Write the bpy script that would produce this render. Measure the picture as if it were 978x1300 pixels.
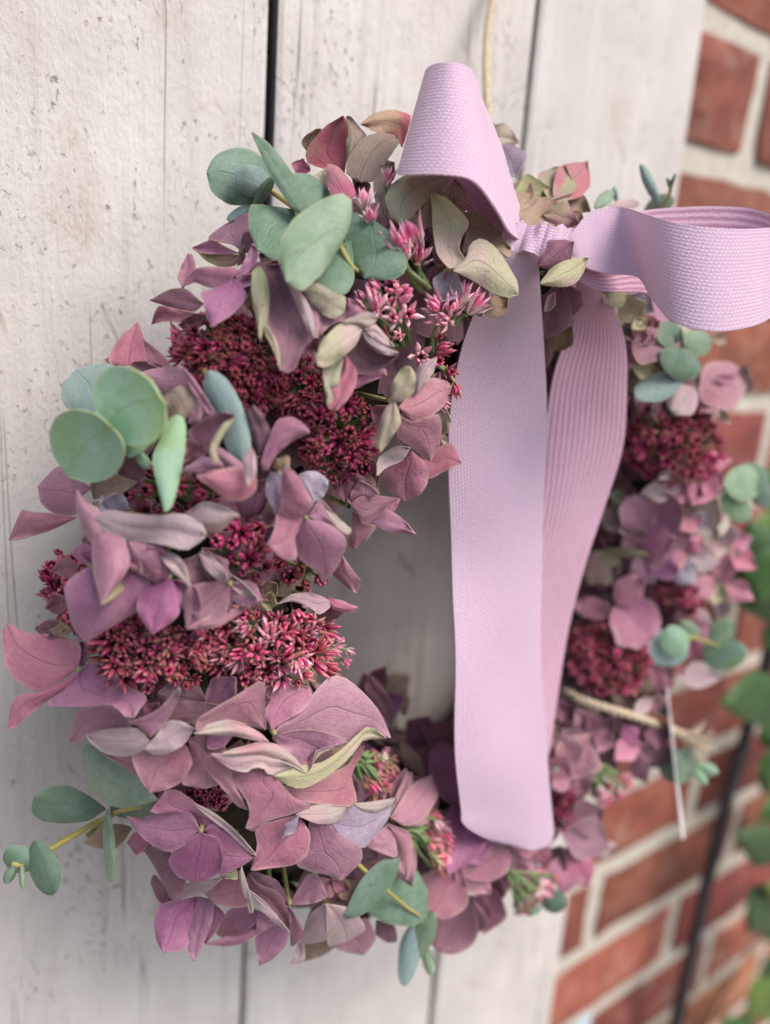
import bpy, math, random
import numpy as np

random.seed(7)
rng = np.random.default_rng(7)
for o in list(bpy.data.objects):
    bpy.data.objects.remove(o)
scene = bpy.context.scene
COL = scene.collection

# ------------------------------------------------------------------ camera
# solved from the vanishing points of the brick courses and of the plank edges
FPX, CX, CY, PH = 940.0, 489.0, 650.0, 1300.0
def unit(v):
    v = np.asarray(v, float)
    return v / np.linalg.norm(v)
_x = unit([1880 - CX, 525 - CY, FPX])
_d = unit([195 - CX, 4550 - CY, FPX])
_d = unit(_d - (_d @ _x) * _x)
_y = -np.cross(_d, _x)
RM = np.stack([_x, _y, -_d])            # camera axes (right, down, forward) -> world
EYE = np.array([0.0, -0.315, 1.50])     # the panel's face is the plane y = 0
cam = bpy.data.cameras.new('camera')
cam_o = bpy.data.objects.new('camera', cam)
COL.objects.link(cam_o)
from mathutils import Matrix, Vector
cam_o.matrix_world = Matrix([[RM[i, 0], -RM[i, 1], -RM[i, 2], EYE[i]] for i in range(3)] + [[0, 0, 0, 1]])
cam.sensor_fit = 'VERTICAL'
cam.sensor_height = 24.0
cam.sensor_width = 24.0
cam.lens = 24.0 * FPX / PH
cam.clip_start = 0.01
cam.clip_end = 200
cam.dof.use_dof = True
cam.dof.focus_distance = 0.256
cam.dof.aperture_fstop = cam.lens / 7.0
cam.dof.aperture_blades = 0
scene.camera = cam_o

# ------------------------------------------------------------------ sky, sun, exposure
SUN_DIR = unit([0.30, -0.62, 0.85])
world = bpy.data.worlds.new('World')
scene.world = world
world.use_nodes = True
wn = world.node_tree
sky = wn.nodes.new('ShaderNodeTexSky')
sky.sky_type = 'NISHITA'
sky.sun_disc = False
sky.sun_elevation = math.asin(SUN_DIR[2])
sky.sun_rotation = math.atan2(SUN_DIR[0], SUN_DIR[1])
sky.air_density = 1.0
sky.dust_density = 2.5
sky.ozone_density = 1.0
bg = wn.nodes['Background']
bg.inputs['Strength'].default_value = 0.10
wn.links.new(sky.outputs[0], bg.inputs[0])
sun = bpy.data.lights.new('sun', 'SUN')
sun.energy = 1.65
sun.angle = math.radians(36)
sun.color = (1.0, 0.92, 0.835)
sun_o = bpy.data.objects.new('sun', sun)
COL.objects.link(sun_o)
sun_o.rotation_euler = Vector(-SUN_DIR).to_track_quat('-Z', 'Y').to_euler()
sun_o.location = (1, -2, 4)
vs = scene.view_settings
vs.view_transform = 'Standard'
vs.look = 'None'
vs.exposure = 0.86
vs.gamma = 1.0
vs.use_curve_mapping = False
scene.render.engine = 'CYCLES'
scene.cycles.use_denoising = True
scene.cycles.max_bounces = 5
scene.cycles.diffuse_bounces = 3
scene.cycles.glossy_bounces = 2
scene.cycles.transmission_bounces = 2
scene.cycles.use_adaptive_sampling = True
scene.cycles.adaptive_threshold = 0.02
scene.cycles.caustics_reflective = False
scene.cycles.caustics_refractive = False
scene.cycles.transparent_max_bounces = 4

# ------------------------------------------------------------------ geometry helpers
def ray(px, py):
    return RM @ np.array([(px - CX) / FPX, (py - CY) / FPX, 1.0])     # z = 1 along the optical axis
def at(px, py, z):
    return EYE + ray(px, py) * z
def at_y(px, py, y):
    r = ray(px, py)
    return EYE + r * ((y - EYE[1]) / r[1])
def depth_y(px, py, y):
    return (y - EYE[1]) / ray(px, py)[1]
# the wreath: a ring lying against the panel
WX, WZ, WR, Wr = 0.230, 1.390, 0.130, 0.054
WY = -Wr
def sdf(P):
    q = np.hypot(P[..., 0] - WX, P[..., 2] - WZ) - WR
    return np.hypot(q, P[..., 1] - WY) - Wr
_zc = {}
_ZS = np.linspace(0.14, 0.75, 245)
def zenv(px, py):
    k = (round(px), round(py))
    if k not in _zc:
        P = EYE + ray(px, py)[None] * _ZS[:, None]
        d = sdf(P)
        hit = np.nonzero(d < 0.0005)[0]
        _zc[k] = _ZS[hit[0]] if len(hit) else _ZS[int(np.argmin(d))]
    return _zc[k]

def mesh_obj(name, verts, faces, mats, parent=None, uvs=None, midx=None, smooth=True):
    me = bpy.data.meshes.new(name)
    me.from_pydata([tuple(v) for v in verts], [], faces)
    for m in mats:
        me.materials.append(m)
    if midx is not None:
        me.polygons.foreach_set('material_index', midx)
    if uvs is not None:
        ul = me.uv_layers.new(name='UVMap')
        li = np.zeros(len(me.loops), dtype=np.int32)
        me.loops.foreach_get('vertex_index', li)
        ul.data.foreach_set('uv', np.asarray(uvs, dtype=np.float32)[li].ravel())
    me.polygons.foreach_set('use_smooth', [smooth] * len(me.polygons))
    me.update()
    o = bpy.data.objects.new(name, me)
    COL.objects.link(o)
    if parent is not None:
        o.parent = parent
        o.matrix_parent_inverse = parent.matrix_world.inverted()
    return o
def empty(name, loc):
    o = bpy.data.objects.new(name, None)
    COL.objects.link(o)
    o.empty_display_size = 0.02
    o.location = tuple(loc)
    o.matrix_world = Matrix.Translation(tuple(loc))
    return o
def tag(o, label=None, cat=None, group=None, kind=None):
    for k, v in (('label', label), ('category', cat), ('group', group), ('kind', kind)):
        if v:
            o[k] = v
    return o

def grid_normals(G):
    du = np.gradient(G, axis=1)
    dv = np.gradient(G, axis=0)
    n = np.cross(du, dv)
    l = np.linalg.norm(n, axis=-1, keepdims=True)
    n = n / np.maximum(l, 1e-12)
    bad = l[..., 0] < 1e-12
    if bad.any():
        n[bad] = unit(n[~bad].mean(0))
    return n
def sheet_arrays(G, thick, uv=None, face_cam=True):
    """thin closed sheet from a grid of points; front faces look at the viewer's side"""
    nv, nu = G.shape[:2]
    n = grid_normals(G)
    if face_cam:
        c = G.reshape(-1, 3).mean(0)
        if (n.reshape(-1, 3).mean(0) @ (EYE - c)) < 0:
            G = G[:, ::-1]
            n = grid_normals(G)
            if uv is not None:
                uv = uv[:, ::-1]
    if uv is None:
        U, V = np.meshgrid(np.linspace(0, 1, nu), np.linspace(0, 1, nv))
        uv = np.stack([U, V], -1)
    F = (G + n * thick / 2).reshape(-1, 3)
    B = (G - n * thick / 2).reshape(-1, 3)
    N = nv * nu
    faces, mi = [], []
    def id(i, j): return i * nu + j
    for i in range(nv - 1):
        for j in range(nu - 1):
            faces.append((id(i, j), id(i, j + 1), id(i + 1, j + 1), id(i + 1, j))); mi.append(0)
            faces.append((N + id(i, j), N + id(i + 1, j), N + id(i + 1, j + 1), N + id(i, j + 1))); mi.append(1)
    rim = [id(0, j) for j in range(nu)] + [id(i, nu - 1) for i in range(1, nv)] + \
          [id(nv - 1, j) for j in range(nu - 2, -1, -1)] + [id(i, 0) for i in range(nv - 2, 0, -1)]
    # the cut edge has vertices of its own, so it stays crisp
    k = len(rim)
    for a in range(k):
        b = (a + 1) % k
        faces.append((2 * N + b, 2 * N + a, 2 * N + k + a, 2 * N + k + b)); mi.append(0)
    uvf = uv.reshape(-1, 2)
    return np.concatenate([F, B, F[rim], B[rim]]), faces, np.concatenate([uvf, uvf, uvf[rim], uvf[rim]]), mi
def sheet(name, G, thick, mats, parent, uv=None, face_cam=True):
    v, f, u, m = sheet_arrays(G, thick, uv, face_cam)
    return mesh_obj(name, v, f, mats, parent, u, m)

def catmull(pts, n):
    pts = np.asarray(pts, float)
    k = len(pts)
    P = np.concatenate([[2 * pts[0] - pts[1]], pts, [2 * pts[-1] - pts[-2]]])
    t = np.linspace(0, k - 1, n)
    i = np.minimum(t.astype(int), k - 2)
    s = (t - i)[:, None]
    p0, p1, p2, p3 = P[i], P[i + 1], P[i + 2], P[i + 3]
    return 0.5 * (2 * p1 + (p2 - p0) * s + (2 * p0 - 5 * p1 + 4 * p2 - p3) * s ** 2 + (3 * p1 - p0 - 3 * p2 + p3) * s ** 3)

def tube_arrays(path, radii, sides=6, off=0):
    path = np.asarray(path, float)
    n = len(path)
    radii = np.broadcast_to(np.asarray(radii, float), (n,))
    T = np.gradient(path, axis=0)
    T /= np.linalg.norm(T, axis=1, keepdims=True) + 1e-12
    ref = np.array([0.31, 0.2, 0.93])
    if abs(T[0] @ ref) > 0.9:
        ref = np.array([1.0, 0.1, 0])
    V, F, UV = [], [], []
    a = unit(np.cross(T[0], ref))
    for i in range(n):
        a = unit(a - (a @ T[i]) * T[i])
        b = np.cross(T[i], a)
        for s in range(sides):
            th = 2 * math.pi * s / sides
            V.append(path[i] + radii[i] * (math.cos(th) * a + math.sin(th) * b))
            UV.append((s / sides, i / max(1, n - 1)))
    for i in range(n - 1):
        for s in range(sides):
            s2 = (s + 1) % sides
            F.append((off + i * sides + s, off + i * sides + s2, off + (i + 1) * sides + s2, off + (i + 1) * sides + s))
    F.append(tuple(off + s for s in range(sides - 1, -1, -1)))
    F.append(tuple(off + (n - 1) * sides + s for s in range(sides)))
    return V, F, UV
class Collect:
    def __init__(self): self.v, self.f, self.u, self.m = [], [], [], []
    def tube(self, path, radii, sides=6, mi=0):
        v, f, u = tube_arrays(path, radii, sides, len(self.v))
        self.v += v; self.f += f; self.u += u; self.m += [mi] * len(f)
    def add(self, v, f, u, m):
        o = len(self.v)
        self.v += list(v); self.f += [tuple(o + i for i in q) for q in f]; self.u += list(u); self.m += list(m)
    def build(self, name, mats, parent=None, smooth=True):
        return mesh_obj(name, self.v, self.f, mats, parent, self.u, self.m, smooth)
def box_arrays(x0, x1, y0, y1, z0, z1, bev=0.0):
    """box with chamfered front edges (front is -y)"""
    b = bev
    v = [(x0, y1, z0), (x1, y1, z0), (x1, y1, z1), (x0, y1, z1),
         (x0, y0 + b, z0), (x1, y0 + b, z0), (x1, y0 + b, z1), (x0, y0 + b, z1),
         (x0 + b, y0, z0 + b), (x1 - b, y0, z0 + b), (x1 - b, y0, z1 - b), (x0 + b, y0, z1 - b)]
    f = [(0, 3, 2, 1), (0, 1, 5, 4), (1, 2, 6, 5), (2, 3, 7, 6), (3, 0, 4, 7),
         (4, 5, 9, 8), (5, 6, 10, 9), (6, 7, 11, 10), (7, 4, 8, 11), (8, 9, 10, 11)]
    return v, f

# ------------------------------------------------------------------ materials
def lin(c):
    return tuple(((x / 255) / 12.92 if x / 255 <= 0.04045 else ((x / 255 + 0.055) / 1.055) ** 2.4) for x in c) + (1.0,)
class NT:
    def __init__(self, name):
        self.m = bpy.data.materials.new(name)
        self.m.use_nodes = True
        self.t = self.m.node_tree
        self.b = self.t.nodes['Principled BSDF']
        self.out = self.t.nodes['Material Output']
    def n(self, typ, **kw):
        nd = self.t.nodes.new('ShaderNode' + typ)
        for k, v in kw.items():
            if k.startswith('i_'):
                key = k[2:]
                nd.inputs[int(key) if key.isdigit() else key.replace('_', ' ')].default_value = v
            else:
                setattr(nd, k, v)
        return nd
    def l(self, a, b): self.t.links.new(a, b)
    def math(self, op, a, b=None, c=None, clamp=False):
        nd = self.n('Math', operation=op, use_clamp=clamp)
        for i, x in enumerate((a, b, c)):
            if x is None: continue
            if isinstance(x, (int, float)): nd.inputs[i].default_value = x
            else: self.l(x, nd.inputs[i])
        return nd.outputs[0]
    def mix(self, fac, a, b, blend='MIX'):
        nd = self.n('Mix', data_type='RGBA', blend_type=blend)
        for s, x in ((nd.inputs[0], fac), (nd.inputs[6], a), (nd.inputs[7], b)):
            if isinstance(x, (int, float)): s.default_value = x
            elif isinstance(x, tuple): s.default_value = x
            else: self.l(x, s)
        return nd.outputs[2]
    def noise(self, vec, scale, detail=3, rough=0.55, dist=0.0):
        nd = self.n('TexNoise', i_Scale=scale, i_Detail=detail, i_Roughness=rough, i_Distortion=dist)
        if vec is not None: self.l(vec, nd.inputs['Vector'])
        return nd.outputs['Fac']
    def ramp(self, fac, stops, interp='LINEAR'):
        nd = self.n('ValToRGB')
        cr = nd.color_ramp
        cr.interpolation = interp
        while len(cr.elements) < len(stops): cr.elements.new(0.5)
        for e, (p, c) in zip(cr.elements, stops):
            e.position = p
            e.color = c if isinstance(c, tuple) else (c, c, c, 1)
        self.l(fac, nd.inputs[0])
        return nd.outputs[0]
    def bump(self, h, strength, dist=0.001):
        nd = self.n('Bump', i_Strength=strength, i_Distance=dist)
        self.l(h, nd.inputs['Height'])
        self.l(nd.outputs[0], self.b.inputs['Normal'])
        return nd
    def mapping(self, vec, scale):
        nd = self.n('Mapping')
        nd.inputs['Scale'].default_value = scale
        self.l(vec, nd.inputs['Vector'])
        return nd.outputs[0]

def leafy(name, A, B, flush=None, vein=0.35, veins=7.0, rim=None, rough=0.6, trans=0.13, bumpy=0.5, spec=0.25, spots=0.0, edge=None, bloom=None):
    """thin organic sheet: veined, mottled, slightly translucent"""
    k = NT(name)
    uv = k.n('UVMap').outputs[0]
    pos = k.n('NewGeometry').outputs['Position']
    info = k.n('ObjectInfo').outputs['Random']
    sep = k.n('SeparateXYZ'); k.l(uv, sep.inputs[0])
    u, v = sep.outputs[0], sep.outputs[1]
    n1 = k.noise(pos, 60, 2)
    n2 = k.noise(pos, 420, 3, 0.6)
    f = k.math('ADD', k.math('MULTIPLY', n1, 0.9), k.math('MULTIPLY', v, 0.35))
    f = k.math('ADD', f, k.math('MULTIPLY', k.math('SUBTRACT', n2, 0.5), 0.55))
    col = k.mix(k.ramp(f, [(0.38, 0.0), (0.82, 1.0)]), lin(A), lin(B))
    if flush:
        n3 = k.noise(pos, 38, 2)
        col = k.mix(k.ramp(n3, [(0.5, 0.0), (0.62, 0.85)]), col, lin(flush))
    if bloom:
        nb = k.noise(pos, 95, 4, 0.7)
        col = k.mix(k.ramp(nb, [(0.42, 0.0), (0.66, 0.55)]), col, lin(bloom))
    # veins fan from the base because u follows the sheet
    ud = k.math('ADD', u, k.math('MULTIPLY', k.math('SUBTRACT', k.noise(pos, 170, 1), 0.5), 0.10))
    w = k.math('ABSOLUTE', k.math('SUBTRACT', k.math('FRACT', k.math('MULTIPLY', ud, veins)), 0.5))
    line = k.ramp(w, [(0.0, 1.0), (0.10, 0.0)])
    mid = k.ramp(k.math('ABSOLUTE', k.math('SUBTRACT', u, 0.5)), [(0.0, 1.0), (0.025, 0.0)])
    vor = k.n('TexVoronoi', feature='DISTANCE_TO_EDGE', i_Scale=330.0)
    k.l(pos, vor.inputs['Vector'])
    net = k.ramp(vor.outputs['Distance'], [(0.0, 1.0), (0.09, 0.0)])
    vn = k.math('MAXIMUM', k.math('MAXIMUM', k.math('MULTIPLY', line, 0.34), mid), k.math('MULTIPLY', net, 0.28))
    dark = k.mix(0.5, lin(tuple(x * 0.62 for x in A)), lin(tuple(x * 0.8 for x in B)))
    col = k.mix(k.math('MULTIPLY', vn, vein), col, dark)
    if edge:
        e = k.math('MAXIMUM', k.math('ABSOLUTE', k.math('SUBTRACT', u, 0.5)), k.math('MULTIPLY', k.math('SUBTRACT', v, 0.47), 0.95))
        e = k.math('ADD', e, k.math('MULTIPLY', k.math('SUBTRACT', n1, 0.5), 0.12))
        col = k.mix(k.ramp(e, [(0.38, 0.0), (0.50, 0.5)]), col, lin(edge))
    if rim:
        e = k.math('MAXIMUM', k.math('ABSOLUTE', k.math('SUBTRACT', u, 0.5)), k.math('SUBTRACT', v, 0.5))
        col = k.mix(k.ramp(e, [(0.468, 0.0), (0.495, 0.5)]), col, lin(rim))
    if spots:
        sp = k.noise(pos, 260, 2)
        col = k.mix(k.ramp(sp, [(0.68, 0.0), (0.74, spots)]), col, lin((96, 70, 62)))
    hsv = k.n('HueSaturation')
    k.l(col, hsv.inputs['Color'])
    k.l(k.math('ADD', k.math('MULTIPLY', info, 0.02), 0.49), hsv.inputs['Hue'])
    k.l(k.math('ADD', k.math('MULTIPLY', k.math('FRACT', k.math('MULTIPLY', info, 7.31)), 0.26), 0.89), hsv.inputs['Value'])
    k.l(k.math('ADD', k.math('MULTIPLY', k.math('FRACT', k.math('MULTIPLY', info, 3.7)), 0.26), 0.82), hsv.inputs['Saturation'])
    c = hsv.outputs[0]
    k.l(c, k.b.inputs['Base Color'])
    k.b.inputs['Roughness'].default_value = rough
    k.b.inputs['Specular IOR Level'].default_value = spec
    h = k.math('ADD', k.math('MULTIPLY', vn, -0.8), k.math('MULTIPLY', n2, 0.9))
    bp = k.bump(h, bumpy, 0.0007)
    tr = k.n('BsdfTranslucent')
    k.l(c, tr.inputs['Color'])
    ms = k.n('MixShader', i_0=trans)
    k.l(k.b.outputs[0], ms.inputs[1]); k.l(tr.outputs[0], ms.inputs[2])
    k.l(ms.outputs[0], k.out.inputs['Surface'])
    return k.m

def plain(name, stops, scale, rough=0.7, bump=0.3, stretch=(1, 1, 1), spec=0.3):
    k = NT(name)
    pos = k.n('NewGeometry').outputs['Position']
    f = k.noise(k.mapping(pos, stretch), scale, 4, 0.6)
    k.l(k.ramp(f, [(p, lin(c)) for p, c in stops]), k.b.inputs['Base Color'])
    k.b.inputs['Roughness'].default_value = rough
    k.b.inputs['Specular IOR Level'].default_value = spec
    k.bump(f, bump, 0.001)
    return k.m

BACK = {}
M = {}
CREAM = (196, 186, 168)
def petal_mat(key, A, B, back, **kw):
    A = tuple(x * 0.95 for x in A); B = tuple(x * 0.955 for x in B)
    M[key] = leafy('petal_' + key, A, B, **kw)
    BACK[key] = back
petal_mat('mv', (164, 106, 134), (188, 134, 154), 'pl', edge=(194, 162, 160))
petal_mat('vi', (160, 96, 136), (182, 124, 154), 'pl', edge=(184, 142, 164))
petal_mat('pk', (188, 110, 138), (202, 138, 156), 'pl', edge=(204, 152, 160))
petal_mat('rs', (174, 108, 128), (194, 136, 150), 'pl', edge=(198, 168, 160))
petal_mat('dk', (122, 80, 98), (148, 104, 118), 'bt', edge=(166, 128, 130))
petal_mat('pl', (190, 156, 168), (202, 178, 176), 'pl', vein=0.45, edge=(206, 188, 174))
petal_mat('cr', (192, 192, 154), (192, 182, 152), 'cr', vein=0.45, flush=(196, 166, 162), spots=0.4)
petal_mat('ol', (170, 168, 122), (188, 180, 144), 'cr', vein=0.6, flush=(182, 134, 138), spots=0.5)
petal_mat('rd', (198, 92, 118), (196, 128, 134), 'cr', vein=0.4, flush=(180, 158, 132))
petal_mat('lg', (160, 132, 156), (184, 176, 188), 'pl', vein=0.35)
petal_mat('bt', (150, 124, 112), (174, 150, 130), 'ol', vein=0.5)
petal_mat('wh', (206, 190, 178), (198, 178, 170), 'cr', vein=0.35, flush=(200, 150, 158))
M['e1'] = leafy('eucalyptus_green', (116, 142, 112), (140, 162, 132), veins=6, vein=0.3, rim=(176, 172, 132), rough=0.5, trans=0.12, bumpy=0.3, spec=0.3, spots=0.35, bloom=(160, 178, 158))
M['e2'] = leafy('eucalyptus_dark', (86, 114, 92), (106, 134, 110), veins=6, vein=0.3, rim=(160, 160, 118), rough=0.48, trans=0.1, bumpy=0.3, spec=0.3, spots=0.35, bloom=(136, 160, 146))
M['e3'] = leafy('eucalyptus_mint', (134, 180, 134), (160, 198, 166), bloom=(172, 206, 190), flush=(150, 190, 124), spots=0.15, veins=5, vein=0.25, rim=(196, 196, 130), rough=0.55, trans=0.15, bumpy=0.3, spec=0.3)
M['e4'] = leafy('eucalyptus_blue', (130, 158, 156), (156, 180, 174), veins=5, vein=0.15, rim=(170, 178, 140), rough=0.55, trans=0.1, bumpy=0.3, spec=0.3)
M['gr'] = leafy('climber_leaf', (48, 88, 42), (76, 116, 58), veins=9, vein=0.3, rough=0.42, trans=0.2, spec=0.4)
M['gy'] = leafy('climber_leaf_young', (88, 120, 54), (124, 146, 74), veins=9, vein=0.3, rough=0.45, trans=0.2, spec=0.4)

def bud_mat(name, stops, outer):
    """uv: x = 0 carpels, x = 1 outer sepals; y along the bud"""
    k = NT(name)
    uv = k.n('UVMap').outputs[0]
    pos = k.n('NewGeometry').outputs['Position']
    info = k.n('ObjectInfo').outputs['Random']
    sep = k.n('SeparateXYZ'); k.l(uv, sep.inputs[0])
    f = k.math('ADD', sep.outputs[1], k.math('MULTIPLY', k.math('SUBTRACT', k.noise(pos, 300, 2), 0.5), 0.7))
    col = k.ramp(f, [(p, lin(c)) for p, c in stops])
    col = k.mix(k.ramp(k.noise(pos, 130, 2), [(0.47, 0.0), (0.64, 0.4)]), col, lin(outer))
    oc = k.mix(k.ramp(f, [(0.3, 0.0), (0.8, 1.0)]), lin(outer), lin(tuple(0.5 * a + 0.5 * b for a, b in zip(outer, stops[-2][1]))))
    col = k.mix(sep.outputs[0], col, oc)
    hsv = k.n('HueSaturation')
    k.l(col, hsv.inputs['Color'])
    vv = k.math('ADD', k.math('MULTIPLY', info, 0.35), k.math('MULTIPLY', k.noise(pos, 75, 1), 1.3))
    k.l(k.math('ADD', vv, 0.22), hsv.inputs['Value'])
    k.l(hsv.outputs[0], k.b.inputs['Base Color'])
    k.b.inputs['Roughness'].default_value = 0.7
    k.b.inputs['Specular IOR Level'].default_value = 0.12
    return k.m
M['b1'] = bud_mat('stonecrop_burgundy', [(0.0, (96, 70, 62)), (0.4, (152, 62, 84)), (0.75, (172, 76, 98)), (1.0, (168, 106, 104))], (152, 108, 94))
M['b2'] = bud_mat('stonecrop_rose', [(0.0, (128, 108, 84)), (0.35, (192, 92, 118)), (0.7, (220, 84, 136)), (1.0, (222, 156, 164))], (178, 144, 118))
M['b3'] = bud_mat('stonecrop_pink', [(0.0, (176, 190, 140)), (0.3, (226, 158, 178)), (0.6, (226, 100, 146)), (1.0, (240, 180, 204))], (230, 206, 204))
M['b4'] = bud_mat('stonecrop_magenta', [(0.0, (108, 66, 68)), (0.4, (166, 54, 98)), (0.75, (188, 66, 118)), (1.0, (182, 114, 126))], (154, 108, 100))
M['stem_g'] = plain('stonecrop_stem', [(0.3, (98, 124, 76)), (0.7, (140, 156, 110))], 90)
M['stem_y'] = plain('eucalyptus_stem', [(0.3, (158, 150, 84)), (0.7, (178, 166, 108))], 90)
M['stem_b'] = plain('brown_stem', [(0.3, (92, 70, 52)), (0.7, (132, 104, 78))], 90)
M['moss'] = plain('wreath_moss', [(0.3, (44, 38, 30)), (0.7, (74, 62, 48))], 160, bump=0.8)
M['eye'] = plain('floret_eye', [(0.3, (120, 136, 84)), (0.7, (172, 160, 116))], 400)

# painted, weathered planks
def wood():
    k = NT('weathered_white_paint')
    pos = k.n('NewGeometry').outputs['Position']
    info = k.n('ObjectInfo').outputs['Random']
    off = k.n('CombineXYZ'); k.l(k.math('MULTIPLY', info, 3.0), off.inputs[2])
    va = k.n('VectorMath', operation='ADD'); k.l(pos, va.inputs[0]); k.l(off.outputs[0], va.inputs[1])
    p = va.outputs[0]
    streak = k.noise(k.mapping(p, (1, 1, 0.05)), 190, 5, 0.65)
    streak2 = k.noise(k.mapping(p, (1, 1, 0.09)), 46, 4, 0.6, 0.4)
    blot = k.noise(p, 13, 4, 0.6)
    fine = k.noise(k.mapping(p, (1, 1, 0.55)), 620, 4, 0.65)
    c = k.ramp(blot, [(0.3, lin((202, 196, 192))), (0.52, lin((217, 211, 206))), (0.75, lin((229, 224, 218)))])
    c = k.mix(k.ramp(streak2, [(0.42, 0.0), (0.72, 0.4)]), c, lin((200, 193, 188)))
    c = k.mix(k.ramp(streak, [(0.52, 0.0), (0.80, 0.5)]), c, lin((178, 170, 164)))
    c = k.mix(k.ramp(fine, [(0.56, 0.0), (0.76, 0.4)]), c, lin((172, 164, 158)))
    # hollows where paint has flaked: fine pits in patches
    patch = k.ramp(k.noise(p, 21, 4, 0.7), [(0.5, 0.0), (0.62, 1.0)])
    pit = k.ramp(k.noise(k.mapping(p, (1, 1, 0.62)), 430, 4, 0.62), [(0.585, 0.0), (0.65, 1.0)])
    pit = k.math('MULTIPLY', pit, patch)
    pit2 = k.ramp(k.noise(k.mapping(p, (1, 1, 0.5)), 170, 5, 0.72), [(0.645, 0.0), (0.69, 1.0)])
    pits = k.math('MAXIMUM', pit, pit2)
    c = k.mix(k.math('MULTIPLY', pits, 0.62), c, lin((128, 110, 100)))
    # rusty and brown stains
    st = k.math('MULTIPLY', k.ramp(k.noise(k.mapping(p, (1, 1, 0.8)), 24, 3, 0.6), [(0.60, 0.0), (0.74, 1.0)]), k.ramp(fine, [(0.4, 0.25), (0.6, 1.0)]))
    c = k.mix(k.math('MULTIPLY', st, 0.6), c, lin((184, 158, 138)))
    # scratches: long thin diagonal marks
    wv = k.n('TexWave', wave_type='BANDS', bands_direction='DIAGONAL', i_Scale=11.0, i_Distortion=9.0, i_Detail=3.0)
    wv.inputs['Detail Scale'].default_value = 0.6
    k.l(p, wv.inputs['Vector'])
    sc = k.math('MULTIPLY', k.ramp(wv.outputs['Fac'], [(0.0, 1.0), (0.006, 0.0)]), k.ramp(k.noise(p, 22, 2), [(0.58, 0.0), (0.64, 1.0)]))
    c = k.mix(k.math('MULTIPLY', sc, 0.5), c, lin((150, 122, 96)))
    # hairline cracks along the grain
    cn = k.noise(k.mapping(p, (1, 1, 0.02)), 60, 3, 0.5)
    crk = k.math('ABSOLUTE', k.math('SUBTRACT', cn, 0.5))
    crk = k.math('MULTIPLY', k.ramp(crk, [(0.0, 1.0), (0.006, 0.0)]), k.ramp(k.noise(k.mapping(p, (1, 1, 0.25)), 26, 3), [(0.50, 0.0), (0.60, 1.0)]))
    c = k.mix(k.math('MULTIPLY', crk, 0.6), c, lin((120, 108, 100)))
    k.l(c, k.b.inputs['Base Color'])
    k.b.inputs['Roughness'].default_value = 0.62
    k.b.inputs['Specular IOR Level'].default_value = 0.3
    h = k.math('ADD', k.math('MULTIPLY', streak, 0.6), k.math('MULTIPLY', fine, 0.5))
    dent = k.noise(k.mapping(p, (1, 1, 0.6)), 75, 4, 0.65)
    h = k.math('ADD', h, k.math('MULTIPLY', dent, 0.7))
    h = k.math('SUBTRACT', h, k.math('MULTIPLY', pits, 1.1))
    h = k.math('SUBTRACT', h, crk)
    k.bump(h, 0.6, 0.0018)
    return k.m
M['wood'] = wood()
M['joint'] = plain('gap_shade_plank_edge', [(0.3, (84, 78, 76)), (0.7, (132, 124, 118))], 60, 0.9, 0.5, (1, 1, 0.2))  # plank sides coloured dark to deepen the shade in the gaps
M['dark'] = plain('dark_backing', [(0.3, (74, 70, 68)), (0.7, (104, 98, 95))], 50)
def brick():
    k = NT('red_brick')
    pos = k.n('NewGeometry').outputs['Position']
    info = k.n('ObjectInfo').outputs['Random']
    n = k.noise(pos, 30, 4, 0.6)
    c = k.ramp(n, [(0.25, lin((120, 64, 52))), (0.5, lin((154, 86, 70))), (0.8, lin((184, 118, 102)))])
    c = k.mix(k.ramp(k.noise(pos, 9, 3), [(0.5, 0.0), (0.7, 0.5)]), c, lin((126, 74, 66)))
    c = k.mix(k.ramp(k.noise(pos, 240, 4), [(0.6, 0.0), (0.75, 0.6)]), c, lin((110, 60, 50)))
    c = k.mix(k.ramp(k.noise(pos, 26, 5, 0.7), [(0.56, 0.0), (0.70, 0.45)]), c, lin((196, 176, 160)))
    c = k.mix(k.ramp(k.noise(pos, 14, 3, 0.6), [(0.58, 0.0), (0.72, 0.6)]), c, lin((92, 58, 54)))
    hsv = k.n('HueSaturation'); k.l(c, hsv.inputs['Color'])
    k.l(k.math('ADD', k.math('MULTIPLY', info, 0.6), 0.62), hsv.inputs['Value'])
    k.l(k.math('ADD', k.math('MULTIPLY', k.math('FRACT', k.math('MULTIPLY', info, 5.1)), 0.03), 0.487), hsv.inputs['Hue'])
    k.l(hsv.outputs[0], k.b.inputs['Base Color'])
    k.b.inputs['Roughness'].default_value = 0.85
    k.bump(k.math('ADD', n, k.noise(pos, 300, 4)), 0.5, 0.002)
    return k.m
M['brick'] = brick()
M['mortar'] = plain('lime_mortar', [(0.3, (184, 177, 162)), (0.7, (214, 208, 196))], 120, 0.9, 0.6)
M['ground'] = plain('paving_grit', [(0.3, (120, 116, 110)), (0.7, (158, 152, 144))], 40, 0.9, 0.5)
M['jute'] = plain('jute', [(0.3, (184, 164, 138)), (0.7, (218, 202, 176))], 700, 0.85, 0.6)
M['card'] = plain('white_card', [(0.3, (226, 224, 224)), (0.7, (240, 238, 238))], 200, 0.5, 0.05)
M['label'] = plain('pale_plastic', [(0.3, (190, 202, 212)), (0.7, (208, 218, 226))], 60, 0.35, 0.02)
M['rod'] = plain('dark_rod', [(0.3, (48, 44, 48)), (0.7, (74, 68, 70))], 140, 0.5, 0.3)

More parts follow.
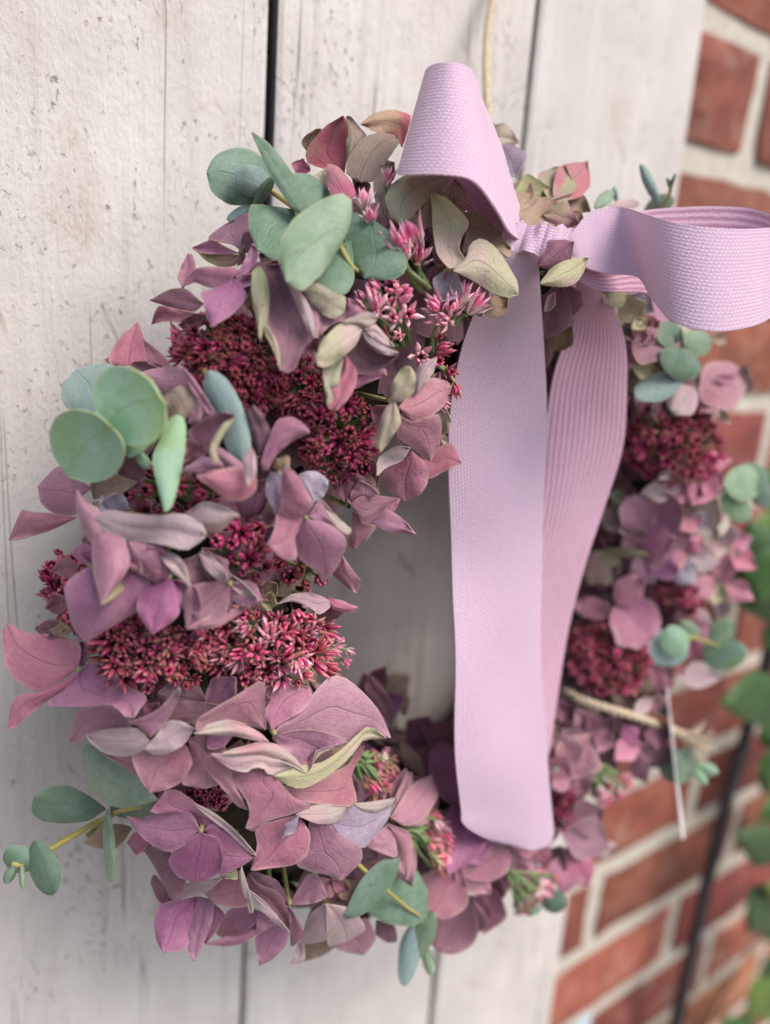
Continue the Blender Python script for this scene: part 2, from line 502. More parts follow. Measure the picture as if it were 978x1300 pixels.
def ribbon_mat(name, A, B, twill):
    """woven cotton: uv in metres, u across, v along"""
    k = NT(name)
    uv = k.n('UVMap').outputs[0]
    pos = k.n('NewGeometry').outputs['Position']
    sep = k.n('SeparateXYZ'); k.l(uv, sep.inputs[0])
    jit = k.math('MULTIPLY', k.math('SUBTRACT', k.noise(pos, 520, 3), 0.5), 0.0011)
    u = k.math('ADD', sep.outputs[0], jit)
    v = k.math('ADD', sep.outputs[1], jit)
    pu = 2 * math.pi / 0.00122
    su = k.math('SINE', k.math('MULTIPLY', u, pu))
    if twill:
        # raised floats in offset columns, like little stitches
        col = k.math('FLOOR', k.math('DIVIDE', u, 0.00122))
        sv = k.math('SINE', k.math('ADD', k.math('MULTIPLY', v, 2 * math.pi / 0.0016), k.math('MULTIPLY', col, 2.4)))
        h = k.math('MULTIPLY', k.math('ADD', k.math('MULTIPLY', su, 0.5), 0.5), k.math('ADD', k.math('MULTIPLY', sv, 0.4), 0.6))
    else:
        su = k.math('SINE', k.math('MULTIPLY', u, 2 * math.pi / 0.0025))
        sv = k.math('SINE', k.math('MULTIPLY', v, 2 * math.pi / 0.0011))
        h = k.math('ADD', k.math('ADD', k.math('MULTIPLY', su, 0.5), 0.5), k.math('MULTIPLY', sv, 0.10))
    big = k.noise(pos, 30, 3)
    fz = k.noise(pos, 1500, 2)
    f = k.math('ADD', k.math('MULTIPLY', h, 0.75), k.math('MULTIPLY', k.math('SUBTRACT', fz, 0.5), 0.5))
    c = k.mix(k.ramp(f, [(0.1, 0.0), (0.85, 1.0)]), lin(A), lin(B))
    c = k.mix(k.ramp(big, [(0.4, 0.0), (0.7, 0.25)]), c, lin((220, 188, 212)))
    k.l(c, k.b.inputs['Base Color'])
    k.b.inputs['Roughness'].default_value = 0.8
    k.b.inputs['Specular IOR Level'].default_value = 0.15
    k.b.inputs['Sheen Weight'].default_value = 0.25
    k.bump(k.math('ADD', k.math('ADD', h, k.math('MULTIPLY', fz, 0.5)), k.math('MULTIPLY', k.noise(pos, 160, 2), 0.8)), 0.4, 0.0005)
    tr = k.n('BsdfTranslucent'); k.l(c, tr.inputs['Color'])
    ms = k.n('MixShader', i_0=0.12)
    k.l(k.b.outputs[0], ms.inputs[1]); k.l(tr.outputs[0], ms.inputs[2])
    k.l(ms.outputs[0], k.out.inputs['Surface'])
    return k.m
M['rib_o'] = ribbon_mat('ribbon_woven_face', (210, 180, 202), (236, 213, 228), True)
M['rib_i'] = ribbon_mat('ribbon_ribbed_face', (196, 146, 174), (230, 194, 210), False)

# ------------------------------------------------------------------ setting
WLOC = {}
_mo = mesh_obj
def mesh_obj(name, verts, faces, mats, parent=None, uvs=None, midx=None, smooth=True):
    """as above, with the origin moved to the middle of the mesh"""
    v = np.asarray(verts, float)
    c = v.mean(0)
    o = _mo(name, v - c, faces, mats, None, uvs, midx, smooth)
    pw = WLOC.get(parent.name, np.zeros(3)) if parent is not None else np.zeros(3)
    o.parent = parent
    o.location = tuple(c - pw)
    WLOC[o.name] = c
    return o
_em = empty
def empty(name, loc):
    o = _em(name, loc)
    WLOC[o.name] = np.asarray(loc, float)
    return o

g = mesh_obj('ground', [(-6, -6, 0), (6, -6, 0), (6, 0.6, 0), (-6, 0.6, 0)], [(0, 1, 2, 3)], [M['ground']])
tag(g, 'grey gritty paving in front of the brick wall', kind='structure')

# panel of upright planks, each its own board with eased edges
panel = empty('plank_panel', (0.0, 0.012, 0.35))
tag(panel, 'weathered white painted panel of wide upright planks behind the wreath', 'panel')
edges = [-0.43, -0.290, -0.146, -0.001, 0.1475, 0.2935, 0.4300]
def plank_arrays(x0, x1, y0, y1, z0, z1, seed):
    # the front is a fine strip grid so that faces and arrises are not dead straight
    r = np.random.default_rng(seed)
    nz = 60
    zs = np.linspace(z0, z1, nz)
    prof = [(0.0, 0.004), (0.0008, 0.0012), (0.0030, 0.0), (0.5, 0.0), (-0.0030, 0.0), (-0.0008, 0.0012), (0.0, 0.004)]
    wob = catmull(r.normal(0, 0.0006, (9, 2)), nz)
    V = []
    for i, z in enumerate(zs):
        a, b = x0 + wob[i, 0] + 0.0014, x1 + wob[i, 1] - 0.0014
        for k, (dx, dy) in enumerate(prof):
            x = a + dx if k < 3 else (a + (b - a) * 0.5 if k == 3 else b + dx)
            V.append((x, y0 + dy + 0.0004 * math.sin(z * 9 + seed + k), z))
        V.append((b, y1, z)); V.append((a, y1, z))
    n = 9
    F, mi = [], []
    for i in range(nz - 1):
        for k in range(n):
            k2 = (k + 1) % n
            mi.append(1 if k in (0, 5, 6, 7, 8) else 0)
            F.append((i * n + k, i * n + k2, (i + 1) * n + k2, (i + 1) * n + k))
    F.append(tuple(range(n - 1, -1, -1)))
    F.append(tuple((nz - 1) * n + k for k in range(n)))
    return V, F, mi + [1, 1]
for i in range(len(edges) - 1):
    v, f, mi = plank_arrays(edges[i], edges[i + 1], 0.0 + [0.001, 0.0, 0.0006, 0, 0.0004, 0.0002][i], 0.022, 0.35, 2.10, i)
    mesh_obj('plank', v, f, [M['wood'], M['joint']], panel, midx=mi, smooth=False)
v, f = box_arrays(-0.42, 0.42, 0.0225, 0.029, 0.36, 2.09)
mesh_obj('backing_board', v, f, [M['dark']], panel, smooth=False)

# brick wall
DB = 0.345                       # wall face, metres in front of the lens plane
YB = EYE[1] + DB
wall = empty('brick_wall', (0.8, YB + 0.1, 0.0))
tag(wall, 'red brick wall with thick pale mortar joints behind the panel', 'brick wall')
v, f = box_arrays(-2.5, 3.2, YB + 0.004, YB + 0.22, 0.0, 2.9)
mesh_obj('mortar', v, f, [M['mortar']], wall, smooth=False)
sx = 0.66
bricks_xy = []
for kc in range(-16, 5):
    zb = EYE[2] + (0.416 + 0.245 * kc) * DB
    zt = zb + 0.190 * DB
    off = (1.475 if kc % 2 == 0 else 1.878) + (0.11 if kc == 0 else random.uniform(-0.04, 0.04) if kc > -8 else 0)
    for n in range(-1, 5):
        xa = (off + sx * (n - 1) + 0.029) * DB
        xb = (off + sx * n - 0.029) * DB
        if xb < 0.40 or xa > 1.25:
            continue
        bricks_xy.append((xa, xb, zb, zt))
brick_meshes = []
def brick_mesh(w, h, seed):
    r = np.random.default_rng(seed)
    nx, nz = 9, 5
    V, F = [], []
    xs = np.linspace(-w / 2, w / 2, nx); zs = np.linspace(-h / 2, h / 2, nz)
    for i, z in enumerate(zs):
        for j, x in enumerate(xs):
            ex = i in (0, nz - 1) or j in (0, nx - 1)
            V.append((x + r.normal(0, 0.0013), (0.0028 if ex else 0) + r.normal(0, 0.0007), z + r.normal(0, 0.0013)))
    b0 = len(V)
    for (x, z) in ((-w / 2, -h / 2), (w / 2, -h / 2), (w / 2, h / 2), (-w / 2, h / 2)):
        V.append((x, 0.03, z))
    for i in range(nz - 1):
        for j in range(nx - 1):
            a = i * nx + j
            F.append((a, a + 1, a + nx + 1, a + nx))
    F.append(tuple([b0, b0 + 1] + [j for j in range(nx - 1, -1, -1)]))
    F.append(tuple([b0 + 2, b0 + 3] + [(nz - 1) * nx + j for j in range(nx)]))
    F.append(tuple([b0 + 3, b0] + [i * nx for i in range(nz)]))
    F.append(tuple([b0 + 1, b0 + 2] + [i * nx + nx - 1 for i in range(nz - 1, -1, -1)]))
    return V, F
bw, bh = sx * DB - 0.058 * DB, 0.190 * DB
for i in range(4):
    v, f = brick_mesh(bw, bh, i)
    me = bpy.data.meshes.new('brick')
    me.from_pydata(v, [], f)
    me.materials.append(M['brick'])
    brick_meshes.append(me)
wl = WLOC[wall.name]
for xa, xb, zb, zt in bricks_xy:
    o = bpy.data.objects.new('brick', random.choice(brick_meshes))
    COL.objects.link(o)
    o.parent = wall
    o.location = ((xa + xb) / 2 - wl[0], YB - random.uniform(0, 0.002) - wl[1], (zb + zt) / 2 - wl[2])
    o.rotation_euler = (0, random.uniform(-0.006, 0.006), 0)

# ------------------------------------------------------------------ wreath
wreath = empty('wreath', (WX, WY, WZ - WR))
tag(wreath, 'round wreath of mauve hydrangea, pink stonecrop and eucalyptus hanging on white planks', 'wreath')
# ring of bound moss and straw that carries everything
rb = np.random.default_rng(3)
na, nb = 120, 26
V, F = [], []
for i in range(na):
    a = 2 * math.pi * i / na
    for j in range(nb):
        b = 2 * math.pi * j / nb
        rr = 0.036 + 0.003 * math.sin(9 * a + 2 * b) + rb.normal(0, 0.0016)
        q = WR + rr * math.cos(b)
        V.append((WX + q * math.cos(a), WY + 0.006 + rr * 1.05 * math.sin(b), WZ + q * math.sin(a)))
for i in range(na):
    for j in range(nb):
        F.append((i * nb + j, i * nb + (j + 1) % nb, ((i + 1) % na) * nb + (j + 1) % nb, ((i + 1) % na) * nb + j))
mesh_obj('moss_ring', V, F, [M['moss']], wreath)

CR = dict(A=(230, 60, .3374), B=(180, 280, .4703), C=(0, 400, .3476), D=(220, 560, .409), E=(0, 680, .3681), G=(0, 900, .3681),
          H=(220, 840, .3885), I=(480, 840, .3386), J=(690, 400, .2945), K=(690, 680, .2945), L=(480, 60, .5092), N=(440, 180, .2454),
          O=(430, 320, .2462), T=(200, 380, .3067), U=(60, 560, .2658), V=(620, 180, .366), Z=(0, 0, 1.0), W1=(0, 780, .2658), W2=(150, 980, .2556), W3=(230, 850, .3067), W4=(300, 1080, .2045),
          X1=(180, 270, .2045), X2=(310, 330, .2249), X3=(130, 400, .2249), X4=(320, 560, .2249), X5=(0, 560, .2454), X6=(370, 120, .2045))
def pxy(cr, x, y):
    a, b, s = CR[cr]
    return np.array([a + x * s, b + y * s])

prng = np.random.default_rng(11)
def sheet_grid(cr, st, h0, h1, roll=0.0, cup=2.0, nv=14, nu=10, ruffle=0.8, zmax=0.85):
    """grid of points from edge stations: base, (left, right)..., tip; depth runs from base to tip"""
    if isinstance(st, dict):                     # two outlines from base to tip
        cl = [pxy(cr, *q) for q in st['l']]; crr = [pxy(cr, *q) for q in st['r']]
        nv = 17
        L = resample(cl, nv); R = resample(crr, nv)
        base, tip = cl[0].copy(), cl[-1].copy()
        L[0] = base + (L[1] - base) * 0.1; R[0] = base + (R[1] - base) * 0.1
        L[-1] = tip + (L[-2] - tip) * 0.1; R[-1] = tip + (R[-2] - tip) * 0.1
        return fill_grid(L, R, base, tip, h0, h1, roll, cup, nv, nu, ruffle, zmax)
    base = pxy(cr, *st[0]); tip = pxy(cr, *st[-1])
    mids = [(pxy(cr, q[0], q[1]), pxy(cr, q[2], q[3])) for q in st[1:-1]]
    L = [base + (mids[0][0] - base) * 0.12] + [m[0] for m in mids] + [tip + (mids[-1][0] - tip) * 0.07]
    R = [base + (mids[0][1] - base) * 0.12] + [m[1] for m in mids] + [tip + (mids[-1][1] - tip) * 0.07]
    L = catmull(L, nv); R = catmull(R, nv)
    return fill_grid(L, R, base, tip, h0, h1, roll, cup, nv, nu, ruffle, zmax)
def resample(pts, n):
    """outline rounded a little at its corners, evenly spaced"""
    p = np.asarray(pts, float)
    d = catmull(p, 12 * len(p)) * 0.6
    k = np.linspace(0, len(p) - 1, 12 * len(p)); i = np.minimum(k.astype(int), len(p) - 2)
    d = d + 0.4 * (p[i] + (p[i + 1] - p[i]) * (k - i)[:, None])
    s = np.concatenate([[0], np.cumsum(np.linalg.norm(np.diff(d, axis=0), axis=1))])
    t = np.linspace(0, s[-1], n)
    return np.stack([np.interp(t, s, d[:, 0]), np.interp(t, s, d[:, 1])], 1)
def fill_grid(L, R, base, tip, h0, h1, roll, cup, nv, nu, ruffle, zmax):
    zb = zenv(*base) - h0 / 1000
    zt = zenv(*tip) - h1 / 1000
    lat = np.linalg.norm(tip - base) / FPX * zb
    zt = zb + max(-zmax * lat, min(zmax * lat, zt - zb))
    mid = (L + R) / 2
    s = np.concatenate([[0], np.cumsum(np.linalg.norm(np.diff(mid, axis=0), axis=1))])
    s = s / s[-1]
    ph = prng.uniform(0, 6.28, 4)
    crease = prng.uniform(0.0, 0.9) * ruffle
    curl = prng.normal(0, 1.6) * ruffle
    G = np.zeros((nv, nu, 3))
    for i in range(nv):
        z0 = zb + (zt - zb) * s[i]
        hw = np.linalg.norm(R[i] - L[i]) / 2 / FPX * z0
        for j in range(nu):
            t = j / (nu - 1)
            q = 2 * t - 1
            p = L[i] + (R[i] - L[i]) * t
            env = math.sin(math.pi * min(1, 0.12 + 0.80 * s[i]))
            z = z0 - cup / 1000 * (1 - q * q) * env
            z += math.tan(math.radians(roll)) * q * hw
            z += crease / 1000 * math.exp(-(q / 0.16) ** 2) * env
            z -= curl / 1000 * s[i] ** 3
            z += ruffle / 1000 * (abs(q) ** 1.6) * (0.25 + s[i]) * (math.sin(6.5 * s[i] + ph[0] + 1.4 * q) + 0.6 * math.sin(13 * s[i] + ph[1] + 2 * q) + 0.3 * math.sin(24 * s[i] + ph[3]))
            z += 0.35 * ruffle / 1000 * math.sin(7 * t + ph[2] + 4 * s[i])
            G[i, j] = at(p[0], p[1], z)
    return G
PROF = {'p': [(0.06, 0.24), (0.2, 0.58), (0.38, 0.92), (0.52, 1.04), (0.66, 0.88), (0.82, 0.50), (0.93, 0.19)],
        'r': [(0.05, 0.34), (0.18, 0.70), (0.38, 0.97), (0.58, 1.02), (0.78, 0.86), (0.91, 0.58), (0.97, 0.34)],
        'o': [(0.03, 0.42), (0.12, 0.74), (0.3, 0.97), (0.5, 1.05), (0.7, 0.97), (0.87, 0.70), (0.96, 0.40)],
        'n': [(0.08, 0.40), (0.28, 0.85), (0.5, 1.0), (0.7, 0.84), (0.86, 0.5), (0.95, 0.24)]}
def stations(bx, by, tx, ty, w, prof='p', bend=0.0, jit=0.05):
    b = np.array([bx, by], float); t = np.array([tx, ty], float)
    ax = t - b; ln = np.linalg.norm(ax)
    pr = np.array([-ax[1], ax[0]]) / ln
    out = [tuple(b)]
    for s, q in PROF[prof]:
        c = b + ax * s + pr * bend * ln * math.sin(math.pi * s)
        if not out[1:]: sk = prng.uniform(-1.6, 1.6) * jit
        hl = q * w * ln / 2 * (1 + sk + prng.normal(0, jit)); hr = q * w * ln / 2 * (1 - sk + prng.normal(0, jit))
        out.append(tuple(c - pr * hl) + tuple(c + pr * hr))
    out.append(tuple(t))
    return out
PEND = []
def build_petals(limit=300):
    """the petals that show largest are objects of their own, the small hidden rest is one part"""
    keys = list(BACK)
    rest = Collect()
    big = set(k[1] for k in sorted(PEND, key=lambda t: -t[0])[:limit])
    for size, i, G, mat, o in PEND:
        if i in big:
            sheet('petal', G, 0.0003, [M[mat], M[BACK[mat]]], o)
        else:
            v, f, u, m = sheet_arrays(G, 0.0003)
            rest.add(v, f, u, [keys.index(mat) if q == 0 else keys.index(BACK[mat]) for q in m])
    if rest.v:
        tag(rest.build('small_petals', [M[k] for k in keys], wreath), kind='stuff')
class Floret:
    def __init__(self, cr, x, y, h=2, eye=True, label=None):
        self.cr, self.c, self.h = cr, (x, y), h
        p = pxy(cr, x, y)
        z = zenv(*p) - h / 1000
        c = at(p[0], p[1], z)
        # inward stalk
        q = np.array([c[0] - WX, 0, c[2] - WZ]); q = q / (np.linalg.norm(q) + 1e-9) * WR
        core = np.array([WX + q[0], WY, WZ + q[2]])
        K = Collect()
        d = unit(core - c)
        r = 0.0010 if eye else 0.0008
        top = c - d * (0.0012 if eye else -0.004)
        K.tube([top, top + d * 0.0006, c + d * 0.001, c + d * 0.003, c + d * 0.008, c + d * 0.022], [r * 0.35, r, r * 1.05, r * 0.7, 0.0008, 0.0008], 7)
        self.o = K.build('hydrangea_floret', [M['eye']], wreath)
        if label: self.o['label'] = label
    def q(self, mat, st, h0=None, h1=8, roll=0, cup=2.0, ruffle=0.6):
        h0 = self.h if h0 is None else h0
        G = sheet_grid(self.cr, st, h0, h1, roll, cup, ruffle=ruffle)
        d1 = G[1:, :-1] - G[:-1, :-1]; d2 = G[:-1, 1:] - G[:-1, :-1]
        size = np.linalg.norm(np.cross(d1, d2), axis=-1).sum() * (1.0 if h1 > 6 else 0.4 if h1 > 3 else 0.2)
        if mat in ('dk', 'bt'): size *= 0.6
        PEND.append((size, len(PEND), G, mat, self.o))
    def outline(self, cr, mat, pts, it, h0, h1, cup=None, roll=0, ruffle=0.9):
        """a petal from its outline: pts[0] is the base, pts[it] the tip"""
        old, self.cr = self.cr, cr
        if cup is None: cup = prng.uniform(-1.8, 1.6)
        self.q(mat, dict(l=pts[:it + 1], r=[pts[0]] + pts[:it - 1:-1]), h0, h1, roll, cup, ruffle)
        self.cr = old
        return self
    def p(self, mat, tx, ty, w=0.95, h1=8, roll=0, cup=None, b=None, prof='p', bend=0.0, h0=None, ruffle=1.1):
        bx, by = b if b else self.c
        if w > 0.35: w *= 1.16
        if self.cr in ('J', 'K', 'I', 'V'):
            tx, ty = bx + (tx - bx) * 1.14, by + (ty - by) * 1.14
            w *= 1.08
        if cup is None: cup = prng.uniform(-2.6, 1.4)
        if not roll: roll = prng.uniform(-16, 16)
        if not bend: bend = prng.uniform(-0.05, 0.05)
        self.q(mat, stations(bx, by, tx, ty, w, prof, bend, 0.07), h0, h1, roll, cup, ruffle)
        return self
class Sprig:
    """a eucalyptus twig with its leaves"""
    def __init__(self, cr, pts, h, r=0.0011, mat='stem_y'):
        self.cr = cr
        P = []
        for i, (x, y) in enumerate(pts):
            p = pxy(cr, x, y)
            hh = h[i] if isinstance(h, (list, tuple)) else h
            P.append(at(p[0], p[1], zenv(*p) - hh / 1000))
        P = catmull(P, 6 * len(P))
        K = Collect(); K.tube(P, np.linspace(r, r * 0.6, len(P)), 6)
        self.o = K.build('eucalyptus_sprig', [M[mat]], wreath)
    def outline(self, cr, mat, pts, it, h0, h1, roll=0, cup=1.5):
        G = sheet_grid(cr, dict(l=pts[:it + 1], r=[pts[0]] + pts[:it - 1:-1]), h0, h1, roll, cup, ruffle=0.35)
        sheet('leaf', G, 0.0005, [M[mat], M[mat]], self.o)
        return self
    def leaf(self, mat, bx, by, tx, ty, w=0.85, h0=4, h1=8, roll=0, cup=1.5, prof='r', bend=0.0):
        G = sheet_grid(self.cr, stations(bx, by, tx, ty, w, prof, bend, 0.02), h0, h1, roll, cup, ruffle=0.3)
        sheet('leaf', G, 0.0005, [M[mat], M[mat]], self.o)
        return self

# ------------------------------------------------------------------ stonecrop heads
def bud_arrays(kind, seed):
    r = np.random.default_rng(seed)
    V, F, UV = [], [], []
    def spike(phi, r0, r1, r2, z0, z1, z2, wd, th, ux=0.0):
        o = len(V)
        er = np.array([math.cos(phi), math.sin(phi), 0]); et = np.array([-er[1], er[0], 0]); ez = np.array([0, 0, 1.0])
        for rr, z, k in ((r0, z0, 0.5), (r1, z1, 1.0), (r1 * 0.6 + r2 * 0.4, z1 * 0.5 + z2 * 0.5, 0.62)):
            c = er * rr + ez * z
            for q in (er * th * k, et * wd * k, -er * th * k * 0.6, -et * wd * k):
                V.append(c + q); UV.append((ux, z))
        V.append(er * r2 + ez * z2); UV.append((ux, z2))
        for ring in range(2):
            for s in range(4):
                a = o + ring * 4
                F.append((a + s, a + (s + 1) % 4, a + 4 + (s + 1) % 4, a + 4 + s))
        for s in range(4):
            F.append((o + 8 + s, o + 8 + (s + 1) % 4, o + 12))
        F.append((o + 3, o + 2, o + 1, o))
    ph0 = r.uniform(0, 6.28)
    for k in range(5):
        phi = ph0 + k * 2 * math.pi / 5 + r.normal(0, 0.1)
        if kind == 'c':      # closed, pointed
            spike(phi, 0.07, 0.21, 0.08 + r.uniform(0, 0.26), 0.0, 0.40, 1.0 + r.normal(0, 0.1), 0.19, 0.16)
            spike(phi + 0.63, 0.12, 0.30, 0.38 + r.uniform(-0.05, 0.12), -0.02, 0.22, 0.62 + r.normal(0, 0.08), 0.10, 0.05, 1.0)
        elif kind == 's':    # seed stage, spread points
            spike(phi, 0.07, 0.22, 0.42 + r.uniform(-0.08, 0.14), 0.05, 0.42, 0.98 + r.normal(0, 0.12), 0.14, 0.12)
            spike(phi + 0.63, 0.12, 0.34, 0.56 + r.uniform(-0.05, 0.1), 0.0, 0.28, 0.66 + r.normal(0, 0.1), 0.09, 0.05, 1.0)
        else:                # open star
            spike(phi, 0.05, 0.15, 0.10 + r.uniform(0, 0.16), 0.0, 0.5, 1.02 + r.normal(0, 0.06), 0.13, 0.11)
            spike(phi + 0.63, 0.10, 0.36, 0.62 + r.normal(0, 0.08), 0.02, 0.38, 0.74 + r.normal(0, 0.12), 0.13, 0.05, 1.0)
    return V, F, UV
BUD = {}
for kind in 'cso':
    for mk in ('b1', 'b2', 'b3', 'b4'):
        L = []
        for s in range(3):
            v, f, u = bud_arrays(kind, s + ord(kind))
            me = bpy.data.meshes.new('bud')
            me.from_pydata([tuple(q) for q in v], [], f)
            me.materials.append(M[mk])
            ul = me.uv_layers.new(name='UVMap')
            li = np.zeros(len(me.loops), dtype=np.int32)
            me.loops.foreach_get('vertex_index', li)
            ul.data.foreach_set('uv', np.asarray(u, dtype=np.float32)[li].ravel())
            me.polygons.foreach_set('use_smooth', [True] * len(me.polygons))
            L.append((me, v, f, u))
        BUD[kind, mk] = L
NBUD = [0]
srng = np.random.default_rng(5)
def frame_to(d, spin):
    d = unit(d)
    a = unit(np.cross(d, [0.3, 0.9, 0.2])); b = np.cross(d, a)
    c, s = math.cos(spin), math.sin(spin)
    return np.stack([a * c + b * s, -a * s + b * c, d], 1)
def head(cr, cx, cy, rx, ry, ang, n, size, mats, kinds='c', dome=8, hb=0, root=None, rh=-22, solo=True, spread=0.5, pts=None, mind=0.72, label=None):
    sc = CR[cr][2]
    c = pxy(cr, cx, cy)
    rx, ry = rx * sc, ry * sc
    ca, sa = math.cos(math.radians(ang)), math.sin(math.radians(ang))
    zc = zenv(*c)
    rp = pxy(cr, *root) if root else c
    ROOT = at(rp[0], rp[1], (zenv(*rp) if root else zc) - rh / 1000)
    gap = size / 1000 / zc * FPX * mind
    P2, tries = [], 0
    if pts:
        P2 = [(pxy(cr, x, y), 0.3) for x, y in pts]
    while len(P2) < n and tries < 6000 and not pts:
        tries += 1
        a, rr = srng.uniform(0, 6.2832), math.sqrt(srng.uniform(0, 1))
        q = np.array([rx * rr * math.cos(a), ry * rr * math.sin(a)])
        p = c + np.array([q[0] * ca - q[1] * sa, q[0] * sa + q[1] * ca])
        if all((p - o[0]) @ (p - o[0]) > gap * gap for o in P2):
            P2.append((p, rr))
    K = Collect()
    rest = Collect()
    todo = []
    mlist = mats.split()
    for p, rr in P2:
        z = zc + (zenv(*p) - zc) * 0.7 - hb / 1000 - dome / 1000 * (1 - rr * rr) + srng.normal(0, 0.0022)
        top = at(p[0], p[1], z)
        d = unit(unit(top - ROOT) * (1 - 0.25) + unit(EYE - top) * 0.25 + srng.normal(0, 0.21, 3))
        s = size / 1000 * srng.choice([0.7, 0.95, 1.1, 1.3]) * srng.uniform(0.9, 1.1)
        base = top - d * s * 0.75
        mid = (base * 0.55 + ROOT * 0.45) + srng.normal(0, 0.001, 3)
        K.tube(catmull([ROOT + srng.normal(0, 0.0012, 3), mid, base - d * 0.001, base + d * 0.0004], 7), np.linspace(0.0009, 0.00045, 7), 5)
        kd = kinds[srng.integers(len(kinds))]
        mk = mlist[srng.integers(len(mlist))]
        todo.append((kd, mk, base, d, s))
    o = K.build('stonecrop_head', [M['stem_g'] if cr != 'T' else M['stem_b']], wreath)
    if label: o['label'] = label
    ow = WLOC[o.name]
    for kd, mk, base, d, s in todo:
        L = BUD[kd, mk]
        i = srng.integers(len(L))
        me, v, f, u = L[i]
        A = frame_to(d, srng.uniform(0, 6.28)) * s
        if solo and NBUD[0] < 300:
            NBUD[0] += 1
            b = bpy.data.objects.new('bud', me)
            COL.objects.link(b)
            b.parent = o
            b.matrix_local = Matrix([[A[r, 0], A[r, 1], A[r, 2], base[r] - ow[r]] for r in range(3)] + [[0, 0, 0, 1]])
        else:
            rest.add([A @ np.asarray(q) + base for q in v], f, u, [ ('b1', 'b2', 'b3', 'b4').index(mk)] * len(f))
    if rest.v:
        tag(rest.build('bud_cluster', [M[q] for q in ('b1', 'b2', 'b3', 'b4')], o), kind='stuff')
    return o

# heads that face the viewer closely first: their buds are single pieces
head('Z', 345, 822, 104, 46, 4, 110, 6.2, 'b2 b2 b2 b1 b3', 'csso', 4, 8, mind=0.56, label='rose pink stonecrop head with plump star buds on the left')
head('Z', 185, 830, 78, 44, 14, 60, 6.0, 'b2 b2 b1', 'csso', 4, 7, mind=0.58, label='brownish pink end of the stonecrop head at far left')
head('Z', 428, 552, 52, 60, -10, 70, 5.2, 'b4 b4 b1', 'css', 10, 5, mind=0.64, label='magenta stonecrop head beside the pale folded hydrangea')
head('B', 655, 235, 78, 88, 0, 34, 6.4, 'b3 b3 b2', 'co', 8, 6, root=(700, 330), rh=-14, mind=0.78, label='bright pink stonecrop head with open stars near the ribbon')
head('Z', 300, 700, 44, 40, 20, 26, 6.4, 'b4 b4 b2', 'cs', 7, 4, mind=0.74)
head('Z', 385, 718, 36, 26, 10, 16, 6.0, 'b4 b1', 'c', 6, 3, mind=0.72)
head('Z', 88, 755, 32, 58, -18, 44, 5.6, 'b4 b2', 'c', 5, 3, mind=0.6)
head('Z', 220, 622, 66, 34, 0, 20, 6.0, 'b4 b1', 'cs', 6, 2, mind=0.74)
head('Z', 292, 462, 78, 66, 30, 210, 4.4, 'b1 b1 b1 b4', 'cs', 10, 1, mind=0.5, solo=False, label='dark burgundy spiky stonecrop head at upper left')
head('Z', 385, 500, 60, 50, 20, 80, 4.8, 'b1 b4', 'cs', 4, -2, mind=0.6, solo=False)
head('Z', 262, 1005, 34, 20, 10, 40, 4.2, 'b4 b2', 'c', 4, 1, mind=0.5, solo=False)
# heads seen from the side, stalks fanning out
head('H', 680, 370, 42, 95, 12, 90, 5.0, 'b2 b3 b2', 'co', 5, 8, root=(580, 300), rh=3, mind=0.55, solo=False, label='side view of pink stonecrop head with green stalks under big petals')
head('H', 872, 600, 40, 112, -6, 90, 5.0, 'b3 b2 b2', 'co', 5, 9, root=(750, 545), rh=4, mind=0.55, solo=False, label='side view of pale pink stonecrop head with green stalks beside the ribbon')
head('I', 590, 865, 50, 110, 45, 80, 5.2, 'b3 b3 b2', 'co', 5, 8, root=(490, 780), rh=3, mind=0.55, solo=False)
head('I', 705, 555, 42, 80, 0, 40, 4.6, 'b2 b4', 'cs', 4, 3, mind=0.6, solo=False)
head('K', 305, 1100, 92, 45, -40, 70, 5.2, 'b3 b2', 'co', 5, 7, root=(185, 960), rh=3, mind=0.55, solo=False)
head('J', 560, 560, 225, 170, 12, 120, 5.4, 'b1 b1 b4 b2', 'cs', 9, 4, mind=0.62, solo=False, label='dark red stonecrop head on the right side of the ring')
head('K', 285, 520, 195, 165, 25, 105, 5.6, 'b1 b2 b2', 'cs', 8, 4, mind=0.64, solo=False, label='reddish brown stonecrop head below the round mauve floret on the right')
head('K', 580, 265, 120, 75, 0, 34, 5.6, 'b2 b1', 'cs', 5, 2, mind=0.66, solo=False)
# single bright pink flowers on green stalks by the ribbon
head('N', 380, 600, 1, 1, 0, 1, 9.0, 'b3', 'o', 0, 14, root=(385, 760), rh=2, pts=[(385, 560), (310, 540), (265, 470), (320, 440), (90, 270), (120, 360), (230, 160)], solo=True)
head('N', 620, 800, 1, 1, 0, 1, 8.0, 'b3', 'o', 0, 13, root=(540, 950), rh=2, pts=[(545, 820), (610, 740), (705, 800), (490, 920), (440, 830)], solo=True)
head('O', 560, 600, 1, 1, 0, 1, 6.5, 'b3 b2', 'oc', 0, 12, root=(470, 560), rh=2, pts=[(530, 340), (525, 430), (570, 490), (590, 620), (610, 730), (520, 560), (430, 540), (560, 780)], solo=True)

